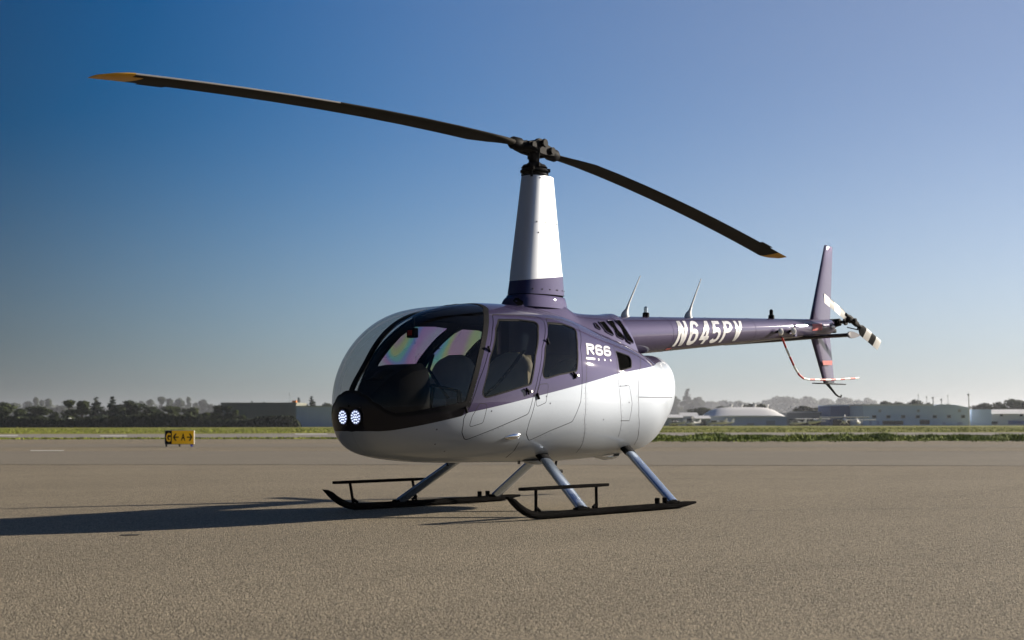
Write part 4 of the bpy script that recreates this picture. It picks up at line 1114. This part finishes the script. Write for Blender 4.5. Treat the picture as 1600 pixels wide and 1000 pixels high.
def tree_mesh(kind, seed):
    rng = random.Random(seed); blobs = []; tr = MB()
    H = 8.
    if kind == 'round':
        for _ in range(16):
            a = rng.uniform(0, 2*pi); r = rng.uniform(0, 2.3); z = rng.uniform(2.6, 6.7); r *= (1-abs(z-4.4)/4.2)*1.25
            blobs.append((r*cos(a), r*sin(a), z, rng.uniform(.8, 1.35), .85))
        for _ in range(20):
            a = rng.uniform(0, 2*pi); r = rng.uniform(.6, 2.8); blobs.append((r*cos(a), r*sin(a), rng.uniform(1.0, 3.2), rng.uniform(.6, 1.0), .8))
        n, ls = 2600, .34
    elif kind == 'conifer':
        for k in range(30):
            z = .7+7.0*k/29; r = (1-(z-.7)/7.6)*1.9
            a = rng.uniform(0, 2*pi); blobs.append((r*.55*cos(a), r*.55*sin(a), z, max(.22, r*.62*rng.uniform(.8, 1.2)), .55))
        n, ls = 1500, .30
    else:   # slim, ragged upright crowns
        for k in range(22):
            z = 1.6+6.0*rng.random(); a = rng.uniform(0, 2*pi); r = rng.uniform(0, .8)*(1-abs(z-4.6)/4.5)
            blobs.append((r*cos(a), r*sin(a), z, rng.uniform(.4, .8), 1.1))
        n, ls = 1100, .30
    tr.tube([(0, 0, 0), (.05, .02, 1.6), (-.04, .05, 3.4), (.03, 0, 5.6), (0, 0, 7.0)], [.26, .20, .15, .09, .03], 7)
    for b in blobs[:9]: tr.tube([(0, 0, max(.9, b[2]-1.5)), (b[0]*.5, b[1]*.5, b[2]-.6), (b[0], b[1], b[2])], [.09, .06, .02], 5)
    v, f = leaves(rng, blobs, n, ls)
    return tr, v, f
PROTO = {}
def tree_proto(kind, seed):
    tr, v, f = tree_mesh(kind, seed)
    e = bpy.data.objects.new({'round': 'broadleaf_tree', 'conifer': 'conifer_tree', 'slim': 'slim_tree'}[kind], None); COL.objects.link(e)
    tr.build('trunk', M['bark'], e); mb = MB(); mb.add(v, f); c = mb.build('crown', M['needle'] if kind == 'conifer' else M['leaf'], e, False)
    return e
for kind, ns_ in (('round', 4), ('conifer', 2), ('slim', 3)):
    PROTO[kind] = [[tree_proto(kind, 11*k+len(kind)), False] for k in range(ns_)]
pick = {'round': 0, 'conifer': 0, 'slim': 0}
def tree(u, ytop, wpx, d, kind, label, group=None, cat='tree'):
    lst = PROTO[kind]; ent = lst[pick[kind] % len(lst)]; pick[kind] += 1
    o = ent[0] if not ent[1] else copy_tree(ent[0]); ent[1] = True
    h = (659.6-ytop)/2365.3*d+.8; wid = wpx/2365.3*d; nat = {'round': 6.4, 'conifer': 3.4, 'slim': 2.6}[kind]
    o.location = W(u, d); o.rotation_euler = (0, 0, random.uniform(0, 6.28)); o.scale = (wid/nat*1.25, wid/nat*1.25, h/7.9)
    for k in ('label', 'group', 'category'):
        if k in o: del o[k]
    tag(o, label, cat, group); return o
LG = 'dark trees beyond the airfield on the left'
for u, y, wd, d, k, lb in (
  (8, 626, 40, 300, 'round', 'dark broad tree at the left end of the treeline'),
  (34, 636, 30, 310, 'round', 'low dark tree just right of the end tree in the left treeline'),
  (60, 632, 44, 300, 'round', 'dark bushy tree left of the parked plane before the left treeline'),
  (88, 641, 26, 296, 'round', 'low rounded tree behind the small parked plane'),
  (109, 624, 22, 305, 'slim', 'tall ragged tree just left of the gap in the left treeline'),
  (130, 627, 26, 300, 'slim', 'ragged upright tree just right of the gap in the left treeline'),
  (151, 619.5, 32, 302, 'conifer', 'first of two pointed dark conifers in the left treeline'),
  (176, 619, 30, 304, 'conifer', 'second of two pointed dark conifers in the left treeline, nearer the taxiway sign'),
  (206, 624, 48, 300, 'round', 'broad domed tree just right of the two pointed conifers'),
  (238, 633, 40, 298, 'round', 'wide dark tree left above the taxiway sign'),
  (268, 632, 40, 302, 'round', 'wide dark tree straight above the black G of the taxiway sign'),
  (298, 634, 40, 296, 'round', 'wide dark tree above the right arrow of the taxiway sign'),
  (322, 643, 30, 300, 'round', 'last low dark tree of the left treeline, before the olive grey building')):
    tree(u, y, wd, d, k, lb, LG)
for u, y, wd, k, lb in ((340, 634, 22, 'slim', 'thin grey green tree at the left corner of the olive building'), (356, 634, 18, 'slim', 'thin tree standing against the olive building, left of a pair'), (368, 641, 14, 'slim', 'shorter thin tree against the olive building'), (380, 646, 16, 'round', 'small round bush tree against the olive building wall')):
    tree(u, y, wd, 275, k, lb, LG)
fl_ = 'faint far trees above the left treeline'
FARL = ['above the end tree at the far left', 'left of three over the low second tree', 'tallest slim one of three over the low second tree', 'thin one right of the tallest slim tree', 'right of the thin pair near the parked plane', 'above the gap left of the pointed conifers', 'in the gap right beside the first pointed conifer', 'just right of the two pointed conifers', 'round one above the domed tree', 'slim one left above the taxiway sign', 'tallest slim one above the black G of the sign', 'shorter slim one above the sign arrows', 'wide round one right above the taxiway sign', 'thinnest one right of the taxiway sign', 'small round one before the olive warehouse', 'larger round one just left of the olive warehouse', 'round one at the left corner of the olive warehouse', 'last one beside the olive warehouse roof']
for u, y, wd, k in ((22, 627, 34, 'round'), (46, 624, 26, 'round'), (58, 621, 12, 'slim'), (66, 624, 10, 'slim'), (76, 624, 14, 'slim'), (96, 632, 40, 'round'), (120, 632, 40, 'round'), (192, 629, 40, 'round'), (220, 624, 20, 'round'), (234, 625, 18, 'slim'), (253, 619, 14, 'slim'), (265, 624, 14, 'slim'), (281, 621, 26, 'round'), (295, 621, 10, 'slim'), (306, 627, 18, 'round'), (318, 622, 26, 'round'), (332, 629, 20, 'round'), (345, 631, 22, 'round')):
    tree(u, y, wd, random.uniform(1300, 1600), k, 'faint far tree, '+FARL.pop(0), fl_)
for u, y, wd, k, lb in ((394, 626, 12, 'conifer', 'small treetop over the left part of the olive building roof'), (412, 626, 14, 'round', 'small treetop over the middle of the olive building roof'), (467, 621, 14, 'conifer', 'dark conifer tip behind the orange rooftop hut'), (487, 619, 24, 'conifer', 'pointed conifer over the blue grey building near the helicopter nose'), (476, 628, 16, 'round', 'low tree left of the conifer over the blue grey building'), (511, 627, 28, 'round', 'round tree over the blue grey building right beside the helicopter nose')):
    tree(u, y, wd, 420, k, lb, 'treetops over the left buildings')
# right of the helicopter
for u, y, wd, d, k, lb in ((1073, 608, 26, 1700, 'conifer', 'tall hazy conifer just behind the helicopter rear'), (1052, 619, 30, 1650, 'round', 'hazy tree half hidden by the helicopter rear'), (1090, 619, 30, 1800, 'round', 'hazy round tree right of the tall hazy conifer')):
    tree(u, y, wd, d, k, lb, 'hazy trees behind the hangars')
FARR = ['right of the hazy conifer group', 'over the left end of the curved white roof', 'over the left half of the curved white roof', 'over the middle of the curved white roof', 'first of four broad ones over the low link building', 'second of four broad ones over the low link building', 'third of four broad ones over the low link building', 'last of four broad ones, under the tail skid', 'left one over the pale blue flat roofed block', 'middle one over the pale blue flat roofed block', 'rightmost, beside the long windowed building']
for u, y, wd in ((1108, 626, 40), (1134, 624, 34), (1156, 626, 36), (1182, 629, 40), (1216, 618, 44), (1236, 619, 44), (1262, 619, 42), (1288, 622, 46), (1318, 620, 34), (1338, 623, 26), (1356, 621, 24)):
    tree(u, y, wd, random.uniform(2000, 2400), 'round', 'pale hazy tree, '+FARR.pop(0), 'pale hazy trees on the right')
for u, y, wd, lb in ((1098, 636, 50, 'dark low tree left of the curved white hangar roof'), (1128, 634, 36, 'dark tree rising behind the left end of the curved white roof'), (1172, 630, 44, 'dark tree behind the middle of the curved white roof'), (1190, 631, 30, 'dark tree behind the white roof vents'), (1254, 634, 50, 'dark tree over the low link building')):
    tree(u, y, wd, 420, 'round', lb, 'dark trees behind the right buildings')
for u, y, wd, lb in ((1382, 626, 34, 'dark tree over the left end of the long windowed building'), (1402, 626.5, 30, 'second dark tree over the long windowed building'), (1430, 625, 38, 'largest dark tree over the long windowed building'), (1450, 629, 24, 'small dark tree over the middle of the long windowed building'), (1480, 631, 30, 'low dark tree over the gabled end of the long building'), (1502, 634, 22, 'low tree beside the white mast'), (1535, 630, 40, 'dark tree just right of the white mast'), (1560, 628, 36, 'dark tree over the striped building'), (1582, 623, 44, 'highest dark tree over the striped building'), (1606, 626, 40, 'dark tree at the right edge over the striped building'), (1640, 628, 44, 'dark tree past the right edge')):
    tree(u, y, wd, 400, 'round', lb, 'dark trees behind the right buildings')
for e_ in sum([PROTO[k] for k in PROTO], []):
    if not e_[1]:
        for c in list(e_[0].children): bpy.data.objects.remove(c)
        bpy.data.objects.remove(e_[0])
# far wooded rise, one hazy mass
def treeline(name, pts, d, depth, n, seed, ls):
    rng = random.Random(seed); v = []; f = []
    for _ in range(n):
        u = rng.uniform(pts[0][0], pts[-1][0])
        for i in range(len(pts)-1):
            if pts[i][0] <= u <= pts[i+1][0]:
                k = (u-pts[i][0])/(pts[i+1][0]-pts[i][0]); y = pts[i][1]+(pts[i+1][1]-pts[i][1])*k; break
        h = (659.6-y)/2365.3*d+.8; z = h*(1-rng.random()**2.2)*rng.uniform(.8, 1.12); dd = d+rng.uniform(0, depth)
        c = W(u, dd, z); q = Vector((rng.gauss(0, 1), rng.gauss(0, 1), rng.gauss(0, 1))).normalized(); a = q.orthogonal().normalized(); b_ = q.cross(a); s = ls*rng.uniform(.5, 1.4); k = len(v)
        v += [c+a*s, c+b_*s*.7, c-a*s, c-b_*s*.7]; f.append((k, k+1, k+2, k+3))
    mb = MB(); mb.add(v, f); o = mb.build(name, M['leaf'], None, False); tag(o, 'far off hazy wooded rise along the horizon', 'woodland', None, 'stuff')
treeline('far_woodland', [(-200, 640), (0, 634), (150, 637), (260, 635), (400, 641), (560, 636), (800, 632), (1000, 630), (1080, 628), (1160, 633), (1250, 627), (1350, 631), (1450, 636), (1520, 641), (1700, 640), (1900, 642)], 2500, 250, 16000, 3, 4.0)
# hedge along the foot of the left treeline
rng = random.Random(5); v = []; f = []
HP = [(-160, 648), (0, 650), (90, 656), (120, 655), (200, 650), (250, 647), (315, 651), (330, 657), (395, 656), (405, 652), (440, 651), (459, 652), (468, 661), (470, 667)]
for _ in range(15000):
    u = rng.uniform(HP[0][0], HP[-1][0])
    for i in range(len(HP)-1):
        if HP[i][0] <= u <= HP[i+1][0]: k = (u-HP[i][0])/(HP[i+1][0]-HP[i][0]); y = HP[i][1]+(HP[i+1][1]-HP[i][1])*k; break
    d = rng.uniform(255, 259); h = ((659.6-y)/2365.3*256+.8)*(1 if rng.random() < .3 else rng.random())*rng.uniform(.93, 1.04)
    c = W(u, d, max(.05, h)); q = Vector((rng.gauss(0, 1), rng.gauss(0, 1), rng.gauss(0, 1))).normalized(); a = q.orthogonal().normalized(); b_ = q.cross(a); s = rng.uniform(.15, .4); k = len(v)
    v += [c+a*s, c+b_*s*.7, c-a*s, c-b_*s*.7]; f.append((k, k+1, k+2, k+3))
mb = MB(); mb.add(v, f); hd = mb.build('hedge', M['hedge'], None, False); tag(hd, 'long dark hedge along the foot of the left treeline', 'hedge')

# grass and weeds at the edge of the apron
def tufts(name, spec, seed, m, label):
    rng = random.Random(seed); v = []; f = []
    for u0, u1, d0, d1, n, h0, h1, blades, spread in spec:
        for _ in range(n):
            u = rng.uniform(u0, u1); k = (u-1020)/(4500-1020); d = rng.uniform(d0, d1)
            base = W(u, d); hh = rng.uniform(h0, h1)
            for _b in range(blades):
                p = base+Vector((rng.gauss(0, spread), rng.gauss(0, spread), 0)); a = rng.uniform(0, 2*pi); wd = rng.uniform(.012, .03); h = hh*rng.uniform(.5, 1.1)
                t = p+Vector((cos(a)*h*.45, sin(a)*h*.45, h)); s_ = Vector((-sin(a), cos(a), 0))*wd; mid = p.lerp(t, .5)+Vector((0, 0, h*.12)); k = len(v)
                v += [p-s_, p+s_, mid+s_, mid-s_, t]; f += [(k, k+1, k+2, k+3), (k+3, k+2, k+4)]
    mb = MB(); mb.add(v, f); o = mb.build(name, m, None, False); tag(o, label, 'grass', None, 'stuff'); return o
rngw = random.Random(9)
wsp = [(1010, 1700, 62.5, 68, 900, .03, .09, 5, .10), (1010, 1700, 66, 86, 1500, .04, .12, 6, .16), (1010, 1700, 59.5, 63, 120, .02, .07, 6, .08)]
for _ in range(46):
    c = rngw.uniform(1000, 1640); d_ = rngw.uniform(61.5, 84); w_ = rngw.uniform(4, 20); hh_ = rngw.uniform(.10, .34)
    wsp.append((c-w_, c+w_, d_, d_+rngw.uniform(.8, 4), int(w_*5), hh_*.5, hh_, 8, .2))
tufts('weeds', wsp, 21, M['weed'], 'green weeds along the edge of the apron right of the helicopter')
tufts('verge_grass', [(-60, 1010, 73, 78, 1500, .03, .10, 5, .2), (-60, 1700, 112, 200, 5000, .05, .16, 5, .4)], 22, M['weed'], 'dry grass verge between the apron and the taxiway')

# ------------------------------------------------------------------ buildings
def bmat(n, c, r=.7): return mat(n, c, r, 0, 0, .08, .3)
M['olive'] = bmat('olive_cladding', (.22, .22, .18)); M['bluegrey'] = bmat('blue_grey_cladding', (.50, .58, .74)); M['paleblue'] = bmat('pale_blue_cladding', (.66, .78, .95))
M['whiteroof'] = bmat('white_roof', (.84, .83, .81)); M['darkopen'] = bmat('dark_opening', (.03, .032, .04), .4); M['greywall'] = bmat('grey_wall', (.40, .42, .46)); M['stripe'] = bmat('blue_stripe', (.13, .20, .42))
M['cream'] = bmat('cream_wall', (.62, .60, .55)); M['orange'] = bmat('orange_paint', (.75, .25, .06)); M['paneglass'] = mat('dark_pane', (.03, .035, .045), .12)
def zpx(y, d): return (659.6-y)/2365.3*d+.8
def bframe(name, u0, u1, d, label, cat='building', turn=0., group=None):
    e = empty(name, W((u0+u1)/2, d), atan2(RT.y, RT.x)+turn, label, cat, group); return e, (u1-u0)/2365.3*d
def bpart(e, name, x0, x1, z0, z1, y0, y1, m):
    mb = MB(); mb.box(((x0+x1)/2, (y0+y1)/2, (z0+z1)/2), (abs(x1-x0), abs(y1-y0), z1-z0)); return mb.build(name, m, e, False)
def bx(u, uc, d): return (u-uc)/2365.3*d
def windows(e, us, uc, d, y0, y1, wpx, face=-.0, m=None):
    for u in us:
        x = bx(u, uc, d); h = wpx/2/2365.3*d
        w_ = bpart(e, 'window', x-h, x+h, zpx(y1, d), zpx(y0, d), face-.05, face+.03, M['greywall'])
        bpart(w_, 'pane', x-h*.86, x+h*.86, zpx(y1, d)+h*.14, zpx(y0, d)-h*.14, face-.07, face-.04, m or M['paneglass'])
def openings(e, name, rects, uc, d, m):
    for u0, u1, y0, y1 in rects: bpart(e, name, bx(u0, uc, d), bx(u1, uc, d), max(.03, zpx(y1, d)), zpx(y0, d), -.05, .04, m)
# olive building on the left
e, wd = bframe('warehouse', 346, 463, 285, 'long flat olive grey warehouse behind the dark hedge'); hh = zpx(628.5, 285)
bpart(e, 'wall', -wd/2, wd/2, 0, hh-.3, 0, 14, M['olive']); bpart(e, 'parapet', -wd/2-.1, wd/2+.1, hh-.3, hh, -.1, 14.1, M['olive'])
for k in range(9): bpart(e, 'pilaster', -wd/2+wd*k/9+.1, -wd/2+wd*k/9+.28, 0, hh-.31, -.06, .03, M['olive'])
bpart(e, 'rooftop_hut', wd/2-.85, wd/2-.05, hh, hh+.38, .5, 1.6, M['orange'])
# blue grey building beside the nose
e, wd = bframe('storage_building', 463, 545, 272, 'plain blue grey storage building beside the helicopter nose'); hh = zpx(633.5, 272)
bpart(e, 'wall', -wd/2, wd/2, 0, hh-.2, 0, 12, M['bluegrey']); bpart(e, 'roof', -wd/2-.12, wd/2+.12, hh-.2, hh, -.15, 12.1, M['greywall'])
for k in range(7): bpart(e, 'cladding_rib', -wd/2+wd*(k+.5)/7, -wd/2+wd*(k+.5)/7+.08, 0, hh-.21, -.04, .02, M['bluegrey'])
# curved white roof hangar
d = 310; uc = 1168; e, wd = bframe('hangar', 1108, 1228, d, 'low hangar with a broad curved white roof and roof vents'); zr = zpx(652, d)
bpart(e, 'wall', -wd/2, wd/2, 0, zr, 0, 16, M['bluegrey'])
mb = MB(); mb.loft([[Vector((x*wd/2*1.06, y, zr+.02+(zpx(636.5, d)-zr)*(max(0, 1-abs(x)**4.5))*g)) for x in [-1+2*k/20 for k in range(21)]]+[Vector((wd/2*1.06, y, zr+.01)), Vector((-wd/2*1.06, y, zr+.01))] for y, g in ((-.4, .12), (3, .62), (6.5, 1.), (10, 1.), (16, .3))]); mb.build('roof', M['whiteroof'], e, True, 60)
for u in (1150, 1167, 1188, 1208):
    x = bx(u, uc, d); z = zpx(636.5, d); mb = MB(); mb.tube([(x, 8, z-.2), (x, 8, z+.35), (x, 8, z+.36), (x, 8, z+.62)], [.26, .26, .42, .30], 10); mb.build('roof_vent', M['whitepaint'], e)
openings(e, 'door', [(1166, 1177, 662, 667.5), (1130, 1142, 659, 667.5), (1196, 1210, 658, 667.5)], uc, d, M['greywall'])
# left neighbour: low sheds
for u0, u1, y, m, lb, dd in ((1040, 1066, 648, 'cream', 'small cream shed half hidden by the helicopter rear', 306), (1064, 1090, 645, 'whiteroof', 'white shed between the helicopter rear and the hangar', 318), (1086, 1109, 650, 'greywall', 'grey lean-to at the left end of the curved roof hangar', 304)):
    e, wd = bframe('shed', u0, u1, dd, lb, 'shed'); hh = zpx(y, dd)
    bpart(e, 'wall', -wd/2, wd/2, 0, hh*.72, 0, 6, M[m]); mb = MB(); mb.loft([[Vector((x, -.2, hh*.72)), Vector((x, 3, hh)), Vector((x, 6.2, hh*.72))] for x in (-wd/2-.15, wd/2+.15)]); mb.build('roof', M['whiteroof'], e, False)
    bpart(e, 'door', -wd*.18, wd*.2, .02, hh*.55, -.05, .03, M['darkopen'])
# link building
d = 318; uc = 1262; e, wd = bframe('link_building', 1228, 1297, d, 'low flat link building with a dark open front'); hh = zpx(644, d)
bpart(e, 'wall', -wd/2, wd/2, 0, hh-.25, 0, 9, M['greywall']); bpart(e, 'roof', -wd/2-.2, wd/2+.2, hh-.25, hh, -1.2, 9.2, M['whiteroof']); openings(e, 'bay', [(1231, 1262, 656, 667), (1266, 1294, 653, 667)], uc, d, M['darkopen'])
# pale blue block left of the long building
d = 308; uc = 1322; e, wd = bframe('office_block', 1296, 1348, d, 'pale blue flat roofed block at the left of the long windowed building'); hh = zpx(633.5, d)
bpart(e, 'wall', -wd/2, wd/2, 0, hh-.2, 0, 12, M['stripe']); bpart(e, 'roof', -wd/2-.1, wd/2+.1, hh-.2, hh, -.1, 12, M['paleblue']); openings(e, 'bay', [(1300, 1338, 656, 667.5)], uc, d, M['darkopen'])
# long building with a row of windows
d = 296; uc = 1431; e, wd = bframe('terminal_building', 1348, 1513, d, 'long pale blue building with a row of seven small windows'); hh = zpx(632.5, d)
xs = bx(1458, uc, d)
bpart(e, 'wall', -wd/2, xs, 0, hh-.25, 0, 15, M['paleblue']); bpart(e, 'parapet', -wd/2-.1, xs, hh-.25, hh, -.12, 15.1, M['whiteroof'])
mb = MB(); mb.loft([[Vector((xs, y, 0)), Vector((wd/2, y, 0)), Vector((wd/2, y, zpx(638, d))), Vector(((xs+wd/2)/2+.6, y, zpx(633.6, d))), Vector((xs+1.2, y, zpx(632.8, d))), Vector((xs, y, zpx(635, d)))] for y in (-.02, 15)]); mb.build('gabled_end', M['paleblue'], e, False)
windows(e, (1365, 1387, 1410, 1433, 1459.5, 1481.5, 1503.5), uc, d, 649.6, 654.4, 6.5, -.02)
for u in (1374, 1434, 1498): openings(e, 'wall_vent', [(u-2, u+2, 641, 645)], uc, d, M['greywall'])
openings(e, 'bay', [(1378, 1410, 658.5, 664.5), (1436, 1451, 657, 664)], uc, d, M['darkopen']); openings(e, 'door', [(1357, 1361, 658, 667), (1369, 1373, 659, 667), (1471, 1476, 661, 667.5), (1494, 1502, 661, 667.5)], uc, d, M['bluegrey'])
bpart(e, 'plinth', -wd/2-.04, wd/2+.04, 0, zpx(664.8, d), -.10, .02, M['bluegrey'])
# striped building at the right edge
d = 300; uc = 1590; e, wd = bframe('striped_building', 1514, 1700, d, 'low white building with a blue stripe at the right edge'); hh = zpx(640.5, d)
bpart(e, 'wall', -wd/2, wd/2, 0, hh-1.02, 0, 14, M['whiteroof']); mb = MB(); mb.loft([[Vector((x, -.3, hh-1.0)), Vector((x, -.3, hh-.92)), Vector((x, 7, hh)), Vector((x, 14, hh-1.0))] for x in (-wd/2-.1, wd/2+.1)]); mb.build('roof', M['whiteroof'], e, False); bpart(e, 'blue_band', bx(1556, uc, d), wd/2, zpx(664, d), zpx(658, d), -.04, .02, M['stripe'])
bpart(e, 'entrance_block', -wd/2, bx(1528, uc, d), 0, zpx(641, d), -1.0, -.05, M['paleblue']); windows(e, (1546, 1577, 1588, 1620), uc, d, 648, 652, 5, -.0); openings(e, 'bay', [(1530, 1540, 660, 664)], uc, d, M['darkopen'])
# masts
for u, y, wpx, dd, lb in ((1512.5, 616, 1.6, 292, 'tall white mast at the right end of the long windowed building'), (1434, 617, .8, 330, 'thin pole over the middle of the long windowed building'), (1447, 620, .9, 332, 'second thin pole over the long windowed building'), (1457, 621, 1.7, 334, 'thick short post over the gabled end of the long building'), (1470, 624, 1.6, 334, 'dark post right of the thick short post'), (1480, 618, .6, 336, 'thinnest pole right of the dark post'), (453, 614, .7, 300, 'thin pole behind the olive warehouse roof')):
    e = empty('mast', W(u, dd), 0, lb, 'mast'); h = zpx(y, dd); r = wpx/2365.3*dd/2; mb = MB(); mb.tube([(0, 0, 0), (0, 0, h*.6), (0, 0, h)], [r*1.2, r, r*.7], 8); mb.build('pole', M['whitepaint'] if wpx in (1.6,) and u > 1500 else M['greywall'], e)
    mb = MB(); mb.box((0, 0, h-.25), (r*4, r*4, .3), None, 0, .02); mb.build('mast_head', M['greywall'], e)
# parked light aircraft
def airplane():
    e = bpy.data.objects.new('parked_airplane', None); COL.objects.link(e)
    mb = MB(); mb.loft([[Vector((x, r*cos(a), z+h*sin(a))) for a in [2*pi*k/12 for k in range(12)]] for x, r, h, z in ((-2.1, .08, .1, 1.0), (-1.9, .4, .38, 1.02), (-.9, .56, .55, 1.1), (.1, .58, .68, 1.25), (1.2, .5, .62, 1.25), (2.6, .28, .34, 1.2), (4.6, .10, .16, 1.22))]); mb.build('body', M['whitepaint'], e)
    mb = MB(); mb.loft([foil((-.6, y, 1.9), (.85, y, 1.88), .13, (0, 0, 1)) for y in (-5.2, 0, 5.2)]); mb.build('wing', M['whitepaint'], e)
    mb = MB(); mb.loft([foil((3.7, y, 1.3), (4.7, y, 1.3), .1, (0, 0, 1)) for y in (-1.6, 0, 1.6)]); mb.build('tailplane', M['whitepaint'], e)
    mb = MB(); mb.loft([foil((3.2+k*1.0, 0, 1.3+k*1.25), (4.8+k*.25, 0, 1.3+k*1.25), .1, (0, 1, 0)) for k in (0, 1)]); mb.build('fin', M['whitepaint'], e)
    mb = MB(); mb.loft([[Vector((x, y, z)) for y, z in ((-w_, 1.35), (w_, 1.35), (w_*.8, 1.86), (-w_*.8, 1.86))] for x, w_ in ((-.55, .58), (1.2, .52))]); mb.build('cabin_glass', M['paneglass'], e)
    for x, y in ((-1.5, 0), (.5, 1.1), (.5, -1.1)):
        mb = MB(); mb.tube([(x, y-.08, .2), (x, y+.08, .2)], .2, 12); g = mb.build('wheel', M['black'], e); mb = MB(); mb.tube([(x, y, .2), (x*.9, y*.4, .85)], .04, 6); mb.build('gear_leg', M['whitepaint'], g)
    mb = MB(); mb.box((-2.16, 0, 1.0), (.04, 1.8, .12), Matrix.Rotation(.6, 3, 'X'), 0, .01); mb.build('propeller', M['black'], e)
    return e
AP = airplane()
for i, (u, d, rz, sc, lb) in enumerate(((1113, 286, 2.2, .55, 'left of two tiny white airplanes parked before the curved roof hangar'), (1126, 288, 2.5, .55, 'right of two tiny white airplanes parked before the curved roof hangar'), (1268, 284, 1.0, .7, 'white airplane parked before the dark open link building'), (1318, 276, 3.6, .85, 'largest white airplane, parked before the pale blue block'), (1340, 284, .4, .6, 'small white airplane at the left corner of the long building'), (1052, 286, 1.9, .5, 'tiny white airplane beside the small cream shed'), (1078, 283, 2.8, .5, 'tiny white airplane before the white shed'), (1240, 290, 2.4, .5, 'tiny white airplane at the right end of the curved roof hangar'), (84, 262, 2.9, .65, 'small pale airplane parked before the left treeline'))):
    o = AP if i == 0 else copy_tree(AP); o.location = W(u, d); o.rotation_euler.z = rz; o.scale = (sc, sc, sc); tag(o, lb, 'airplane', 'light aircraft parked across the field')

# ------------------------------------------------------------------ haze
def haze(density, top=48.):
    mb = MB(); mb.box((0, 0, (top-1)/2), (13000, 13000, top+1)); o = mb.build('haze', [], None, False)
    m = bpy.data.materials.new('haze_air'); m.use_nodes = True; t = m.node_tree; t.nodes.clear()
    out = t.nodes.new('ShaderNodeOutputMaterial'); pv = t.nodes.new('ShaderNodeVolumePrincipled')
    pv.inputs['Color'].default_value = (.90, .93, 1, 1); pv.inputs['Density'].default_value = density; pv.inputs['Anisotropy'].default_value = .45
    t.links.new(pv.outputs[0], out.inputs['Volume']); o.data.materials.append(m)
    tag(o, 'thin pale haze over the whole airfield', 'haze', None, 'stuff')
haze(.00017)
